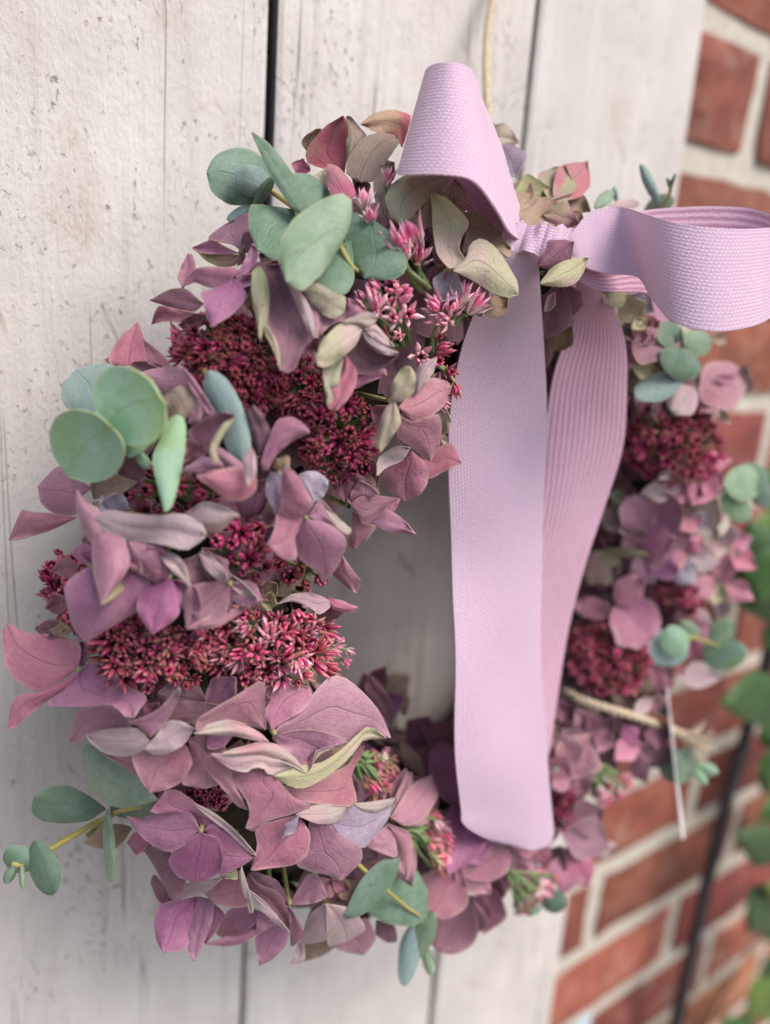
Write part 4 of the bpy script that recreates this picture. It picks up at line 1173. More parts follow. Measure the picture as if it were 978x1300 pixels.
f.outline('W1', 'pl', [(930, 545), (860, 508), (800, 510), (740, 585), (688, 640), (730, 668), (800, 665), (880, 620)], 4, 17, 19, 1)
f.outline('W1', 'rs', [(890, 625), (800, 640), (700, 640), (628, 672), (660, 770), (715, 852), (800, 835), (880, 790), (920, 710)], 5, 13, 17, 1)
f.outline('W1', 'mv', [(660, 680), (560, 665), (480, 660), (590, 720), (660, 770)], 2, 9, 10, 1)
f.outline('W1', 'rs', [(900, 600), (980, 560), (1060, 600), (1110, 720), (1060, 805), (980, 832), (865, 808), (920, 740)], 5, 10, 13, 1)
f.outline('W1', 'dk', [(790, 500), (850, 415), (980, 420), (1080, 440), (1000, 530), (900, 520)], 3, 9, 11, 0)
f.outline('W1', 'mv', [(1000, 540), (1060, 480), (1140, 500), (1130, 560), (1060, 640), (990, 640)], 3, 12, 12, 0)
f.p('dk', 760, 420, 0.7, 6, b=(700, 520)).p('dk', 640, 560, .7, 8, b=(740, 500))
# --- big rose floret at lower middle
f = F_('W3', 385, 262, 16, True, 'large dusty rose floret with rolled cream edges at lower left')
f.outline('W3', 'rs', [(352, 250), (345, 130), (352, 60), (322, 48), (240, 100), (140, 160), (66, 206), (60, 255), (150, 225), (250, 225)], 6, 16, 17, 0)
f.outline('W3', 'mv', [(375, 252), (350, 190), (362, 75), (440, 48), (530, 75), (545, 120), (500, 175), (410, 225)], 4, 14, 14, 0)
f.outline('W3', 'mv', [(388, 258), (400, 220), (500, 165), (540, 110), (600, 40), (660, 22), (740, 80), (820, 170), (870, 285), (780, 250), (690, 300), (620, 280), (520, 265), (430, 275)], 8, 15, 20, 2)
f.outline('W3', 'mv', [(395, 270), (480, 250), (560, 250), (640, 275), (690, 300), (560, 335), (545, 400), (520, 428), (470, 375), (400, 305)], 7, 17, 24, -1)
f.outline('W3', 'wh', [(52, 264), (120, 225), (200, 206), (270, 230), (330, 265), (364, 300), (300, 292), (220, 274), (130, 267)], 5, 19, 20, 1)
f.outline('W3', 'wh', [(170, 347), (230, 325), (330, 300), (400, 310), (470, 365), (522, 430), (430, 388), (340, 352), (250, 352)], 5, 23, 25, 1)
f.outline('W3', 'pl', [(122, 350), (230, 350), (340, 350), (475, 402), (380, 437), (350, 427), (340, 408), (300, 407), (270, 427), (200, 408)], 3, 21, 23, 0)
f.outline('W3', 'cr', [(385, 440), (480, 400), (580, 385), (660, 335), (720, 278), (780, 233), (853, 285), (760, 290), (740, 310), (680, 382), (590, 452), (500, 494), (440, 477)], 6, 23, 23, 1)
f.outline('W3', 'cr', [(540, 400), (550, 320), (600, 302), (630, 326), (580, 348), (552, 380)], 3, 24, 24, 0)
f.outline('W3', 'rs', [(130, 350), (200, 400), (220, 470), (277, 583), (230, 562), (170, 490), (108, 420), (93, 370)], 3, 17, 19, 0)
f.outline('W3', 'rs', [(340, 400), (290, 400), (208, 408), (222, 470), (270, 540), (285, 600), (266, 655), (300, 670), (360, 627), (450, 602), (552, 566), (480, 540), (430, 490), (390, 440)], 6, 19, 25, 1)
f.outline('W3', 'rs', [(742, 308), (690, 395), (580, 440), (425, 480), (480, 540), (560, 556), (700, 570), (730, 540), (705, 430), (758, 340)], 3, 18, 21, 0)
f.outline('W3', 'bt', [(760, 312), (735, 360), (700, 430), (728, 540), (702, 572), (690, 440), (700, 380)], 4, 21, 22, 0)
f = F_('W3', 560, 600, 11, False, 'drooping mauve floret with greyish rolled rim below the big rose one')
f.outline('W3', 'rs', [(485, 600), (400, 622), (308, 650), (315, 730), (288, 832), (380, 822), (470, 807), (525, 765), (535, 680)], 4, 13, 19, 1)
f.outline('W3', 'mv', [(530, 615), (600, 615), (650, 680), (740, 725), (750, 790), (662, 874), (600, 847), (540, 837), (470, 807), (520, 770)], 5, 14, 21, 1)
f.outline('W3', 'lg', [(615, 630), (690, 565), (800, 575), (893, 528), (862, 612), (800, 692), (752, 742), (680, 712)], 3, 16, 18, 0)
f.outline('W3', 'wh', [(475, 602), (540, 565), (620, 555), (695, 565), (640, 632), (560, 637)], 3, 18, 18, 1)
f.outline('W3', 'wh', [(715, 555), (800, 545), (898, 528), (880, 562), (810, 590), (750, 582)], 2, 19, 19, 1)
f.outline('W3', 'lg', [(488, 602), (430, 640), (418, 697), (470, 672)], 2, 19, 19, 1)
f = F_('W3', 865, 625, 8, False)
f.outline('W3', 'rs', [(865, 600), (890, 520), (930, 430), (958, 430), (950, 475), (905, 545)], 3, 9, 10, 0)
f.outline('W3', 'rs', [(866, 612), (950, 480), (1040, 435), (1064, 520), (1005, 622), (930, 648)], 2, 11, 12, 1)
f.outline('W3', 'rs', [(858, 640), (950, 680), (958, 800), (932, 873), (905, 830), (890, 740)], 3, 12, 17, 1)
f.outline('W3', 'rs', [(860, 635), (790, 695), (768, 732), (892, 780), (885, 700)], 2, 10, 12, 0)
f.outline('W3', 'dk', [(780, 20), (850, 90), (880, 170), (870, 260), (820, 160), (760, 80)], 3, 8, 8, 0)
# --- violet floret at lower left
f = F_('W2', 412, 288, 15, True, 'violet four petalled floret at lower left')
f.outline('W2', 'mv', [(405, 280), (340, 205), (200, 205), (160, 195), (238, 92), (300, 92), (400, 165), (490, 250), (440, 275)], 4, 13, 12, 0)
f.outline('W2', 'vi', [(425, 288), (480, 230), (580, 325), (688, 420), (600, 475), (500, 515), (520, 440), (500, 360), (470, 320)], 3, 15, 17, 1)
f.outline('W2', 'vi', [(402, 287), (380, 220), (330, 188), (220, 193), (130, 230), (42, 220), (90, 290), (150, 350), (250, 398), (330, 365)], 5, 16, 17, 1)
f.outline('W2', 'vi', [(410, 300), (500, 330), (533, 400), (522, 472), (460, 528), (380, 548), (300, 522), (250, 450), (270, 400), (340, 335)], 5, 17, 21, 1)
f.outline('W2', 'pl', [(378, 153), (470, 198), (580, 285), (690, 415), (640, 392), (540, 295), (440, 218)], 3, 15, 17, 0)
f.outline('W2', 'dk', [(335, 525), (270, 400), (122, 368), (170, 450), (240, 580), (280, 668), (302, 620), (335, 570)], 5, 21, 24, 1)
f.outline('W2', 'pl', [(520, 525), (420, 540), (340, 555), (297, 634), (380, 615), (460, 585)], 3, 17, 20, 0)
f.p('pk', 45, 352, 0.9, 8, b=(150, 350))
f = F_('W2', 560, 560, 9, False)
f.outline('W2', 'dk', [(310, 630), (240, 570), (180, 508), (162, 550), (200, 640), (275, 694)], 3, 13, 14, 0)
f.outline('W2', 'vi', [(395, 618), (300, 635), (208, 658), (178, 740), (190, 830), (225, 896), (300, 892), (350, 860), (380, 740)], 5, 12, 16, 1)
f.outline('W2', 'vi', [(400, 620), (474, 640), (472, 710), (430, 840), (380, 945), (350, 900), (350, 840), (370, 720)], 4, 14, 19, 1)
f.outline('W2', 'rs', [(610, 495), (520, 525), (425, 600), (480, 652), (560, 674), (645, 665), (635, 580)], 2, 13, 16, 0)
f.outline('W2', 'cr', [(592, 488), (540, 493), (508, 525), (592, 535)], 2, 16, 17, 0)
f.outline('W2', 'wh', [(615, 468), (603, 500), (618, 590), (655, 702), (674, 692), (655, 600), (635, 530)], 3, 18, 21, 1)
f.outline('W2', 'vi', [(480, 655), (530, 710), (480, 800), (436, 855), (428, 840), (468, 740)], 3, 12, 15, 0)
f = F_('W2', 760, 640, 8, False)
f.outline('W2', 'mv', [(705, 690), (600, 665), (540, 695), (487, 802), (520, 825), (600, 803), (685, 755)], 3, 12, 14, -1)
f.outline('W2', 'mv', [(700, 745), (600, 803), (520, 823), (432, 855), (520, 866), (610, 854), (690, 805)], 3, 15, 16, 1)
f.outline('W2', 'pl', [(655, 588), (740, 655), (858, 800), (800, 765), (720, 692)], 2, 17, 19, 0)
f.outline('W2', 'dk', [(650, 500), (700, 555), (800, 600), (850, 700), (856, 795), (740, 690), (650, 590)], 4, 13, 16, 0)
f.outline('W2', 'vi', [(800, 750), (740, 765), (683, 820), (690, 900), (703, 965), (760, 934), (825, 872), (850, 800)], 4, 14, 18, 1)
f.outline('W2', 'mv', [(855, 668), (848, 740), (860, 868), (888, 852), (922, 790)], 2, 14, 17, 0)
f.outline('W2', 'mv', [(700, 690), (760, 720), (800, 745), (740, 770), (690, 810), (690, 750)], 3, 13, 14, 0)
f = F_('W4', 330, 320, 7, True)
f.outline('W4', 'mv', [(325, 338), (380, 250), (440, 150), (500, 143), (545, 220), (564, 287), (500, 323), (420, 334)], 5, 9, 14, -1)
f.outline('W4', 'dk', [(330, 320), (250, 180), (100, 130), (60, 170), (120, 260), (240, 330)], 3, 7, 9, 0)
f.outline('W4', 'pl', [(330, 345), (250, 340), (260, 420), (325, 505), (335, 420)], 3, 13, 15, 0)
f.p('dk', 600, 180, 0.8, 4, b=(480, 300)).p('dk', 700, 250, 0.7, 4, b=(600, 180)).p('bt', 780, 200, .8, 3, b=(640, 290))
f = F_('W4', 560, 340, 9, False)
f.outline('W4', 'pl', [(545, 328), (470, 380), (430, 460), (392, 577), (470, 574), (570, 545), (590, 430)], 3, 13, 17, 1)
f.outline('W4', 'pl', [(555, 328), (560, 450), (573, 594), (680, 565), (803, 492), (765, 410), (680, 348)], 3, 14, 19, 1)
f.outline('W4', 'rs', [(700, 480), (615, 598), (680, 630), (792, 648), (868, 550), (845, 470), (800, 415)], 3, 11, 13, 0)
f.outline('W4', 'bt', [(610, 550), (430, 570), (418, 684), (500, 668), (615, 600)], 2, 12, 14, 0)
f.outline('W4', 'pl', [(390, 558), (342, 704), (370, 715), (428, 672), (424, 600)], 1, 13, 15, 0)
f.outline('W4', 'dk', [(870, 430), (865, 520), (940, 570), (1000, 560), (980, 460)], 2, 8, 9, 0)
f.outline('W4', 'dk', [(540, 330), (470, 360), (425, 470), (440, 520), (500, 440)], 3, 10, 12, 0)
f = F_('G', 290, 445, 2, False)
f.p('bt', 288, 462, 0.46, 5, b=(455, 410)).p('pk', 470, 500, 0.6, 6, b=(520, 420)).p('bt', 258, 350, 0.7, 0, b=(300, 300)).p('dk', 500, 300, 0.5, 4, b=(620, 290)).p('dk', 540, 340, .6, 6, b=(640,260))
# --- lower right of the big florets, towards the ribbon
f = F_('I', 70, 600, 4, False)
f.p('rs', 185, 470, 0.72, 10, b=(60, 590), prof='r').p('rs', 100, 420, 0.5, 8, b=(70, 560)).p('rs', 118, 815, 0.42, 15, b=(50, 610)).p('rs', -20, 690, 0.6, 10, b=(60, 620)).p('dk', 10, 740, .6, 6, b=(70,660))
f = F_('I', 60, 130, 0, False)
f.p('bt', 110, 60, 0.6, 4, b=(20, 120)).p('vi', 60, 200, 0.8, 5, b=(10, 110)).p('cr', 100, 190, 0.4, 4, b=(60, 80)).p('dk', -50, 60, .6, 5, b=(0, 180)).p('rs', 20, 30, .5, 4, b=(-40, 120))
f = F_('I', 200, 330, -2, False)
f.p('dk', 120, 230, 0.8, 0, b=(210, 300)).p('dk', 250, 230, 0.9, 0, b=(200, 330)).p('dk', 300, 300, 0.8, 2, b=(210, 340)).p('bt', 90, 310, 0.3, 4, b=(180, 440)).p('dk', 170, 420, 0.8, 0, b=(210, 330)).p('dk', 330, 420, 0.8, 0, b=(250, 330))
f = F_('I', 300, 560, 6, False)
f.p('mv', 240, 335, 0.42, 10, b=(300, 540), prof='r').p('mv', 300, 330, 0.5, 8, b=(310, 540)).p('vi', 272, 762, 0.50, 17, b=(310, 500), bend=-.1).p('vi', 420, 690, 0.5, 16, b=(290, 740)).p('dk', 340, 640, 0.8, 10, b=(310, 540)).p('dk', 420, 560, .7, 4, b=(310,560))
f = F_('I', 330, 790, 6, False)
f.p('rs', 468, 715, 0.66, 14, b=(320, 800), prof='r').p('rs', 215, 935, 0.72, 14, b=(300, 775), prof='r').p('rs', 410, 862, 0.6, 13, b=(320, 790)).p('mv', 330, 870, 0.25, 16, b=(290, 760)).p('dk', 240, 1062, 0.68, 11, b=(330, 890), prof='r').p('dk', 345, 1020, 0.62, 10, b=(350, 890)).p('dk', 410, 950, 0.55, 8, b=(330, 880))
f = F_('I', 490, 730, 4, False)
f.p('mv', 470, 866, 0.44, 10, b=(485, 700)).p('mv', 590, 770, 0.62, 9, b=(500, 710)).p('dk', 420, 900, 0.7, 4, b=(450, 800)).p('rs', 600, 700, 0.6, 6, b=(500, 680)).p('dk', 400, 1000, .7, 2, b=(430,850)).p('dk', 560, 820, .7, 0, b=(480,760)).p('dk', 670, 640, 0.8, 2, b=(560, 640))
f = F_('I', 720, 590, 4, False)
f.p('mv', 848, 690, 0.72, 10, b=(690, 640)).p('dk', 830, 560, 0.75, 7, b=(700, 600)).p('mv', 700, 850, 0.62, 8, b=(720, 690)).p('pk', 780, 830, 0.5, 5, b=(720, 690)).p('pl', 885, 690, 0.5, 3, b=(800, 720)).p('dk', 640, 800, 0.6, 5, b=(690, 690)).p('pk', 640, 760, .5, 7, b=(600, 660))
f = F_('I', 720, 430, 4, False)
f.p('rs', 795, 290, 0.72, 9, b=(700, 440)).p('rs', 660, 285, 0.75, 8, b=(700, 440)).p('rs', 800, 440, 0.6, 7, b=(690, 400)).p('dk', 640, 380, 0.7, 5).p('dk', 770, 500, 0.8, 3).p('mv', 660, 470, .8, 4)
# --- right side of the ring, out of focus
f = F_('K', 200, 860, 4, False)
f.p('rs', 150, 765, 0.55, 8, b=(230, 880)).p('dk', 290, 800, 0.8, 7, b=(190, 880)).p('mv', 300, 900, 0.6, 6, b=(200, 860)).p('dk', 120, 790, 0.7, 3, b=(60, 720)).p('dk', 100, 920, .7, 4, b=(180,840)).p('rs', 80, 880, 0.6, 8, b=(170, 960)).p('rs', 190, 900, 0.7, 7, b=(130, 1050))
f = F_('K', 380, 900, 3, False)
f.p('pk', 320, 960, 0.6, 7, b=(420, 890)).p('vi', 350, 820, 0.6, 5, b=(390, 900)).p('mv', 470, 960, 0.6, 5, b=(390, 900)).p('dk', 440, 1050, 0.5, 4, b=(400, 930)).p('dk', 540, 860, 0.7, 3, b=(430, 860)).p('dk', 480, 860, 0.8, 4, b=(380, 860)).p('dk', 530, 980, .7, 2, b=(430,900))
f = F_('K', 480, 740, 3, False)
f.p('pl', 400, 760, 0.5, 7, b=(470, 700)).p('pl', 500, 690, 0.5, 6, b=(470, 760)).p('pl', 545, 770, 0.5, 5, b=(470, 720)).p('dk', 540, 580, 0.5, 2, b=(500, 700)).p('dk', 505, 560, 0.6, 2, b=(490, 660)).p('rs', 520, 720, .4, 5, b=(440,740))
f = F_('K', 300, 325, 8, True, 'smooth mauve floret right of the ribbon')
f.p('pk', 155, 300, 0.46, 11, prof='r').p('pk', 405, 188, 0.62, 10, prof='r', b=(310, 290)).p('mv', 450, 430, 0.86, 13, prof='r', b=(310, 300)).p('rs', 230, 380, .5, 6)
f = F_('K', 420, 130, 4, False)
f.p('ol', 185, 140, 0.72, 10, b=(340, 140), prof='r').p('cr', 428, 84, 0.16, 13, b=(200, 85), prof='n').p('mv', 540, 60, 0.9, 9, b=(400, 60)).p('vi', 555, 150, 0.5, 12, b=(360, 100), prof='r').p('mv', 470, 190, 0.8, 8, b=(420, 60)).p('dk', 250, 220, .6, 2, b=(330,130)).p('dk', 190, 60, .8, 2, b=(280,90))
f = F_('J', 620, 1030, 4)
f.p('rs', 550, 1060, 0.8, 8).p('lg', 640, 1150, 0.62, 10, b=(560, 1050)).p('pl', 745, 1060, 0.6, 9).p('pk', 680, 960, 0.6, 8).p('mv', 560, 940, 0.6, 7)
f = F_('J', 440, 930, 5)
f.p('mv', 380, 800, 0.8, 8, prof='r').p('mv', 550, 800, 0.75, 8, prof='r').p('mv', 550, 960, 0.9, 11, b=(400, 960)).p('dk', 350, 1000, 0.7, 8).p('rs', 350, 940, .5, 9).p('pl', 340, 870, .5, 8, b=(400, 960))
f = F_('J', 300, 800, 2, False)
f.p('cr', 360, 800, 0.5, 6, b=(280, 770)).p('pl', 265, 890, 0.75, 8, b=(370, 860), prof='r').p('dk', 240, 960, 0.6, 3, b=(330, 900)).p('dk', 280, 1010, .5, 6, b=(260,920)).p('dk', 200, 980, .6, 2, b=(280,900)).p('cr', 300, 830, .6, 5, b=(360,780))
f = F_('J', 640, 720, 5)
f.p('pk', 790, 630, 0.38, 11, b=(600, 665)).p('pk', 650, 802, 0.62, 12, b=(730, 660)).p('pl', 510, 700, 0.42, 10, b=(640, 640)).p('pl', 440, 765, 0.42, 10, b=(600, 740)).p('pk', 560, 800, 0.6, 8).p('rs', 700, 760, .6, 9, b=(760,650))
f = F_('J', 720, 900, 3, False)
f.p('wh', 740, 800, 0.45, 8, b=(700, 960)).p('wh', 790, 860, 0.5, 7, b=(690, 960)).p('lg', 640, 870, 0.7, 6, b=(720, 940)).p('cr', 680, 980, 0.6, 8, b=(740, 880)).p('pk', 570, 850, 0.7, 4, b=(650, 900)).p('rs', 600, 920, .6, 7, b=(680,860)).p('bt', 660, 810, .6, 5, b=(600,850))
f = F_('J', 800, 1000, 3)
f.p('wh', 700, 1010, 0.6, 6).p('cr', 800, 1080, 0.6, 7).p('pk', 890, 960, 0.6, 4).p('pk', 905, 1085, 0.5, 5).p('pl', 790, 900, 0.7, 4).p('pk', 780, 1140, 0.6, 3)
f = F_('J', 790, 1180, 1, False)
f.p('pk', 890, 1220, 0.5, 2, b=(780, 1150)).p('cr', 740, 1240, 0.6, 3, b=(770, 1150)).p('rs', 650, 1200, 0.7, 3, b=(740, 1130)).p('rs', 860, 1180, 0.5, 2).p('pl', 760, 1300, 0.5, 0)
f = F_('K', 650, 400, 0, False)
f.p('pl', 720, 400, 0.6, 2, b=(600, 330)).p('pk', 690, 460, 0.6, 2, b=(620, 350)).p('pk', 660, 540, 0.5, 1, b=(640, 440)).p('rs', 600, 310, .6, 2, b=(670,380)).p('pk', 610, 590, .4, 0, b=(570,560)).p('pl', 745, 615, .45, -2, b=(570,610))
f = F_('J', 410, 130, 6)
f.p('mv', 502, 140, 0.95, 9, b=(380, 120), prof='r').p('mv', 420, 50, 0.6, 6).p('rs', 370, 200, 0.6, 5).p('ol', 470, 230, 0.75, 4, b=(380, 220)).p('bt', 370, 270, 0.6, 3, b=(450, 240)).p('cr', 440, 20, 0.6, 6, b=(380,60))
f = F_('J', 720, 330, 4, False)
f.p('rs', 835, 260, 0.78, 7, b=(680, 370), prof='r').p('pk', 830, 300, 0.5, 9, b=(750, 260)).p('pl', 560, 400, 0.75, 9, b=(655, 320), prof='r').p('pl', 870, 230, 0.45, 2, b=(820, 380)).p('wh', 800, 460, 0.4, 2, b=(760, 400)).p('rs', 680, 410, 0.8, 7, b=(740, 330)).p('dk', 480, 400, .7, 4, b=(600,380)).p('bt', 780, 120, 0.6, 0, b=(720, 90))

f = F_('Z', 262, 895, 2, False)
f.p('dk', 200, 880, 0.8, 7).p('dk', 345, 888, 0.7, 8).p('mv', 300, 860, 0.7, 6).p('dk', 270, 935, 0.8, 7)
build_petals()

# ------------------------------------------------------------------ recessed petals that fill the ring between the florets
frng = np.random.default_rng(21)
fill = Collect()
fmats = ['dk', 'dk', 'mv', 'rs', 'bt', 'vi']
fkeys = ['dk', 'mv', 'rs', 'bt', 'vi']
def torus_pt(a, b, r):
    q = WR + r * math.cos(b)
    return np.array([WX + q * math.cos(a), WY + r * math.sin(b), WZ + q * math.sin(a)])
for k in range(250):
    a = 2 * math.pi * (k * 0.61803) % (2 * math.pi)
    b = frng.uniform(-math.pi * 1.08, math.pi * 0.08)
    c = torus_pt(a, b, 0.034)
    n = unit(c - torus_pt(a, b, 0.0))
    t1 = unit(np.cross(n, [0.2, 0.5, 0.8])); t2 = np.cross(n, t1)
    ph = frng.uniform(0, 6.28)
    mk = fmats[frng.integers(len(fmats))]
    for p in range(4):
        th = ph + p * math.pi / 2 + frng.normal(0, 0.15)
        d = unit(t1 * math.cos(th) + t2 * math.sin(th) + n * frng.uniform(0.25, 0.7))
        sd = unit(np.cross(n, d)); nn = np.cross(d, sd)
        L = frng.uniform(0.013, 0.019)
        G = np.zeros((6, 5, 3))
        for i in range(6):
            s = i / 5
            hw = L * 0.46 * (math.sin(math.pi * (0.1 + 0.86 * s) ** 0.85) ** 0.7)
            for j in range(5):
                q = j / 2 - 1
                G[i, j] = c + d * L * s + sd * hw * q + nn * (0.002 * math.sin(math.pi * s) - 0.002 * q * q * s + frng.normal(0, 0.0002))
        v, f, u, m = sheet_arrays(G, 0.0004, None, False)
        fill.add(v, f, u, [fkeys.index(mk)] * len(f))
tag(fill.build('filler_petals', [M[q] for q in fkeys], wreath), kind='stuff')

# ------------------------------------------------------------------ ribbon bow
ribbon = empty('ribbon_bow', at(690, 300, zenv(690, 300) - 0.012))
tag(ribbon, 'lilac woven cotton ribbon tied in a bow with two long tails', 'ribbon')
def strip(name, st, nseg, nu=11, flip=False, wave=0.0):
    """st: (left or top x, y, depth, right or bottom x, y, depth)"""
    A = catmull([at(q[0], q[1], q[2]) for q in st], nseg)
    B = catmull([at(q[3], q[4], q[5]) for q in st], nseg)
    G = np.zeros((nseg, nu, 3)); UV = np.zeros((nseg, nu, 2))
    mid = (A + B) / 2
    s = np.concatenate([[0], np.cumsum(np.linalg.norm(np.diff(mid, axis=0), axis=1))])
    W = np.median(np.linalg.norm(A - B, axis=1))
    for i in range(nseg):
        for j in range(nu):
            t = j / (nu - 1)
            G[i, j] = A[i] * (1 - t) + B[i] * t
            UV[i, j] = (t * W, s[i])
    if wave:
        n = grid_normals(G)
        for i in range(nseg):
            for j in range(nu):
                t = j / (nu - 1)
                G[i, j] += n[i, j] * wave * (math.sin(s[i] * 34 + 2.4 * t) * 0.8 + math.sin(s[i] * 95 + 1 + 4 * t) * 0.22 + math.sin(s[i] * 61 - 5 * t) * 0.25 + (2 * t - 1) ** 2 * 0.7)
    mats = [M['rib_o'], M['rib_i']]
    if flip: mats = mats[::-1]
    v, f, u, m = sheet_arrays(G, 0.0007, UV, False)
    return mesh_obj(name, v, f, mats, ribbon, u, m)
zk = zenv(690, 300) - 0.012
YT = -0.121
def ty(px, py, y): return (px, py, depth_y(px, py, y))
tail = [(650, 292, -0.112, 686, 300, -0.112), (640, 325, -0.112, 687, 330, -0.114), (612, 385, -0.104, 689, 390, -0.112), (590, 440, -0.098, 691, 445, -0.109), (576, 510, -0.096, 692.5, 512, -0.107),
        (571, 600, -0.098, 693, 602, -0.107), (574, 700, -0.102, 691, 702, -0.110), (577, 800, -0.112, 691, 802, -0.115), (579, 890, -0.118, 694, 892, -0.119), (584, 970, YT, 698, 972, YT),
        (590, 1030, YT, 701, 1035, YT), (593, 1050, YT, 701, 1058, YT), (618, 1066, YT, 694, 1071, YT), (645, 1074, YT, 680, 1077, YT)]
strip('front_tail', [ty(a, b, y1) + ty(c, d, y2) for a, b, y1, c, d, y2 in tail], 90, wave=0.0017, flip=True)
tail2 = [(722, 325, -0.106, 738, 330, -0.106), (731, 348, -0.106, 748, 350, -0.108), (733, 368, -0.106, 764, 370, -0.110), (731, 392, -0.106, 782, 396, -0.112), (722, 425, -0.105, 795, 440, -0.112), (704, 480, -0.103, 795, 500, -0.110),
         (692, 560, -0.100, 790, 570, -0.106), (684, 640, -0.098, 770, 640, -0.102), (672, 720, -0.098, 745, 715, -0.100), (655, 800, -0.100, 724, 800, -0.098),
         (640, 880, -0.104, 710, 880, -0.098), (625, 950, -0.110, 699, 950, -0.100), (612, 985, -0.112, 685, 985, -0.104)]
strip('back_tail', [ty(a, b, y1) + ty(c, d, y2) for a, b, y1, c, d, y2 in tail2], 70, wave=0.0008, flip=False)
def zz(q): return [(a, b, zk + d1, c, d, zk + d2) for a, b, d1, c, d, d2 in q]
left_loop = zz([(655, 285, 0.004, 660, 305, 0.004), (600, 190, 0.006, 615, 285, 0.004), (556, 105, -0.006, 540, 222, -0.010), (541, 94, -0.016, 506, 221, -0.022), (548, 84, -0.026, 518, 222, -0.034),
                (570, 80, -0.031, 560, 222, -0.040), (592, 85, -0.028, 600, 230, -0.038), (604, 100, -0.020, 628, 264, -0.030), (610, 122, -0.010, 645, 293, -0.020), (636, 185, 0.004, 655, 302, -0.008), (652, 240, 0.008, 664, 308, 0.000), (668, 285, 0.006, 672, 312, 0.002)])
strip('left_loop', left_loop, 90, flip=False)
right_loop = zz([(700, 290, 0.002, 708, 318, 0.002), (722, 298, -0.001, 737, 337, -0.001), (750, 269, 0.003, 768, 347, 0.002), (790, 263, 0.004, 810, 352, 0.002), (816, 270, -0.010, 829, 380, -0.012),
                 (852, 282, -0.021, 858, 410, -0.026), (902, 290, -0.025, 906, 421, -0.031), (952, 291, -0.021, 952, 415, -0.026), (987, 287, -0.011, 977, 404, -0.014), (991, 277, 0.000, 983, 396, -0.002),
                 (945, 264, 0.010, 950, 392, 0.010), (872, 263, 0.014, 882, 382, 0.014), (800, 272, 0.014, 815, 371, 0.012), (755, 305, 0.009, 765, 369, 0.007), (715, 318, 0.005, 722, 350, 0.004)])
strip('right_loop', right_loop, 120, flip=False)
# knot: a gathered turn of ribbon
kn = []
krng = np.random.default_rng(9)
for i in range(15):
    t = i / 14
    x = 640 + 88 * t + krng.normal(0, 1.2)
    bul = math.sin(math.pi * t) ** 0.6
    w1, w2 = krng.uniform(-0.0026, 0.0026), krng.uniform(-0.0022, 0.0022)
    kn.append((x + 4, 279 + 12 * t + krng.uniform(-4, 4), zk + 0.004 - 0.010 * bul + w1, x - 6, 318 + 12 * t - 5 * abs(2 * t - 1) + krng.uniform(-3, 3), zk + 0.003 - 0.012 * bul + w2))
strip('knot', kn, 80)

# ------------------------------------------------------------------ twine, tag, rod, climber
def twine(name, path, r, turns, fray=None):
    path = np.asarray(path)
    K = Collect()
    T = np.gradient(path, axis=0)
    for s in range(3):
        P = []
        for i, p in enumerate(path):
            t = unit(T[i]); a = unit(np.cross(t, [0.2, 1, 0.1])); b = np.cross(t, a)
            th = 2 * math.pi * (turns * i / len(path) + s / 3)
            P.append(p + (a * math.cos(th) + b * math.sin(th)) * r * 0.55)
        K.tube(P, r * 0.62, 6)
    hr = np.random.default_rng(2)
    for i in range(60):
        k = hr.integers(2, len(path) - 2)
        d = unit(hr.normal(0, 1, 3)); L = hr.uniform(0.002, 0.005)
        p = path[k]
        K.tube(catmull([p, p + d * L * 0.6 + hr.normal(0, 0.0006, 3), p + d * L + unit(T[k]) * 0.002], 5), 0.00009, 3)
    if fray is not None:
        p = path[-1]; d0 = unit(T[-1])
        for i in range(46):
            d = unit(d0 + hr.normal(0, 0.45, 3)); L = hr.uniform(0.006, 0.015)
            K.tube(catmull([p - d0 * 0.003, p + d * L * 0.5, p + d * L + hr.normal(0, 0.002, 3)], 6), np.linspace(0.0007, 0.0003, 6), 4)
    return K.build(name, [M['jute']])
p0 = at_y(619, 165, -0.050); p1 = at_y(626, 0, -0.010)
p2 = p1 + (p1 - p0) * 1.2; p2[1] = -0.001
tag(twine('jute_twine', catmull([p0 - np.array([0, 0, 0.02]), p0, p1, p2], 80), 0.0019, 20), 'pale jute twine holding the wreath up against the planks', 'twine')
pts = [at(x, y, zenv(x, y) - h) for x, y, h in ((716, 878, -0.004), (742, 890, 0.008), (800, 908, 0.010), (850, 925, 0.010), (872, 934, 0.008))]
tag(twine('twine_end', catmull(pts, 60), 0.0021, 9, True), 'loose jute twine end with frayed tip at the right of the wreath', 'twine')
# thin white card seen edge on
a0, a1 = (846, 872), (866, 1066)
z0 = zenv(*a0) - 0.006
G = np.zeros((8, 5, 3))
for i in range(8):
    s = i / 7
    x, y = a0[0] + (a1[0] - a0[0]) * s, a0[1] + (a1[1] - a0[1]) * s
    for j in range(5):
        t = j / 4
        G[i, j] = at(x + 2 * t * (0.4 + s), y - 3 * t, z0 + 0.006 * s + 0.030 * t)
tg = sheet('card_tag', G, 0.0005, [M['card'], M['card']], None)
tag(tg, 'thin white card hanging almost edge on at the lower right of the wreath', 'tag')
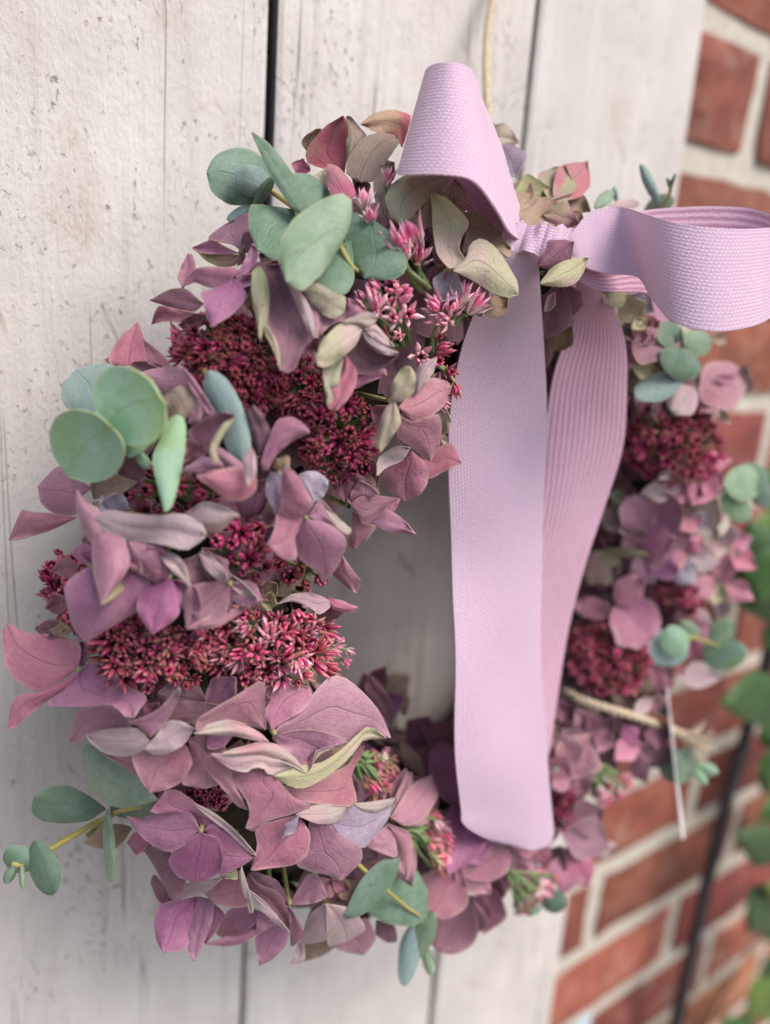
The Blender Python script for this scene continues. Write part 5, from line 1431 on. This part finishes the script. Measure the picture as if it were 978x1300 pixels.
# small pale label at the bottom edge
c = at_y(742, 1296, -0.014)
V = []
N = 12
out = [(-0.010, -c[2])] + [(0.010 * math.cos(math.pi - math.pi * i / N), 0.005 * math.sin(math.pi * i / N)) for i in range(N + 1)] + [(0.010, -c[2])]
for y in (0.0, 0.0014):
    for x, z in out:
        V.append((c[0] + x, c[1] + y, c[2] + z))
n = len(out)
F = [tuple(range(n)), tuple(range(2 * n - 1, n - 1, -1))] + [(i, n + i, n + (i + 1) % n, (i + 1) % n) for i in range(n)]
tag(mesh_obj('garden_stake', V, F, [M['label']], smooth=False), 'pale blue grey flat stake with rounded tip at the bottom edge by the bricks', 'stake')
# dark rod in front of the bricks
rp = [(1010, 640), (995, 740), (972, 850), (950, 925), (925, 1010), (903, 1100), (880, 1200), (858, 1300), (835, 1420), (800, 1600)]
rw = [at_y(x, y, -0.005) for x, y in rp[:-1]]
rw.append(np.array([rw[-1][0] - 0.05, -0.02, 0.0]))
P = catmull(rw, 60)
K = Collect(); K.tube(P + rng.normal(0, 0.0003, P.shape), 0.0062, 10)
tag(K.build('plant_support', [M['rod']]), 'dark slender rod leaning in front of the brick wall', 'rod')
# climbing plant
climber = empty('climbing_plant', at_y(960, 1500, -0.01))
tag(climber, 'green leafy climbing plant at the right edge before the bricks', 'plant')
def stem(pts, y, r):
    P = catmull([at_y(x, yy, y + dy) for x, yy, dy in pts], 30)
    K = Collect(); K.tube(P, np.linspace(r, r * 0.5, 30), 6)
    K.build('stem', [M['stem_b']], climber)
stem([(960, 2300, 0), (985, 1400, 0), (1000, 1100, 0), (985, 900, -.01), (1000, 700, 0), (995, 560, 0), (985, 400, 0)], -0.02, 0.0026)
stem([(870, 1330, 0.01), (905, 1265, 0), (950, 1215, 0), (990, 1180, 0)], -0.01, 0.0016)
stem([(880, 1310, 0.01), (930, 1275, 0), (985, 1250, 0)], -0.015, 0.0013)
stem([(900, 1290, 0.01), (940, 1225, 0), (975, 1160, 0), (990, 1100, 0)], 0.0, 0.0012)
def cleaf(mat, bx, by, tx, ty_, w, y0, y1, roll=0):
    st = stations(bx, by, tx, ty_, w, 'p')
    base, tip = np.array(st[0]), np.array(st[-1])
    mids = [(np.array(q[:2]), np.array(q[2:])) for q in st[1:-1]]
    L = catmull([base + (mids[0][0] - base) * .1] + [m[0] for m in mids] + [tip + (mids[-1][0] - tip) * .1], 11)
    R = catmull([base + (mids[0][1] - base) * .1] + [m[1] for m in mids] + [tip + (mids[-1][1] - tip) * .1], 11)
    G = np.zeros((11, 7, 3))
    for i in range(11):
        yy = y0 + (y1 - y0) * i / 10
        for j in range(7):
            t = j / 6
            p = L[i] * (1 - t) + R[i] * t
            G[i, j] = at_y(p[0], p[1], yy - 0.005 * (1 - (2 * t - 1) ** 2) + roll * (t - .5) + 0.0012 * math.sin(i * 1.6) * abs(2 * t - 1))
    sheet('leaf', G, 0.0006, [M[mat], M[mat]], climber)
cleaf('gr', 1010, 880, 912, 893, 0.68, -0.03, -0.035)
cleaf('gr', 1000, 800, 950, 660, 0.75, -0.02, -0.02)
cleaf('gr', 1000, 690, 958, 770, 0.8, -0.04, -0.03)
cleaf('gy', 985, 640, 960, 760, 0.6, -0.015, -0.01)
cleaf('gr', 1010, 1085, 930, 1058, 0.62, -0.03, -0.03)
cleaf('gr', 1005, 1120, 948, 1185, 0.75, -0.035, -0.03)
cleaf('gr', 1000, 940, 968, 1010, 0.6, -0.01, -0.01)
cleaf('gy', 1010, 1250, 945, 1290, 0.75, -0.04, -0.035)
cleaf('gr', 960, 1330, 915, 1292, 0.8, -0.03, -0.03)
cleaf('gr', 1010, 1190, 955, 1170, 0.6, -0.02, -0.02)
cleaf('gr', 1010, 820, 965, 800, 0.8, -0.005, -0.01)
cleaf('gr', 1015, 1020, 962, 1040, 0.7, 0.0, -0.01)
cleaf('gr', 1000, 1215, 962, 1240, 0.6, -0.01, -0.01)
cleaf('gy', 1005, 1150, 970, 1120, 0.5, -0.04, -0.04)
cleaf('gr', 1000, 590, 962, 640, 0.6, 0.0, 0.0)
cleaf('gr', 990, 410, 968, 360, 0.8, -0.02, -0.02)
cleaf('gr', 1000, 960, 970, 905, 0.7, -0.0, -0.0)
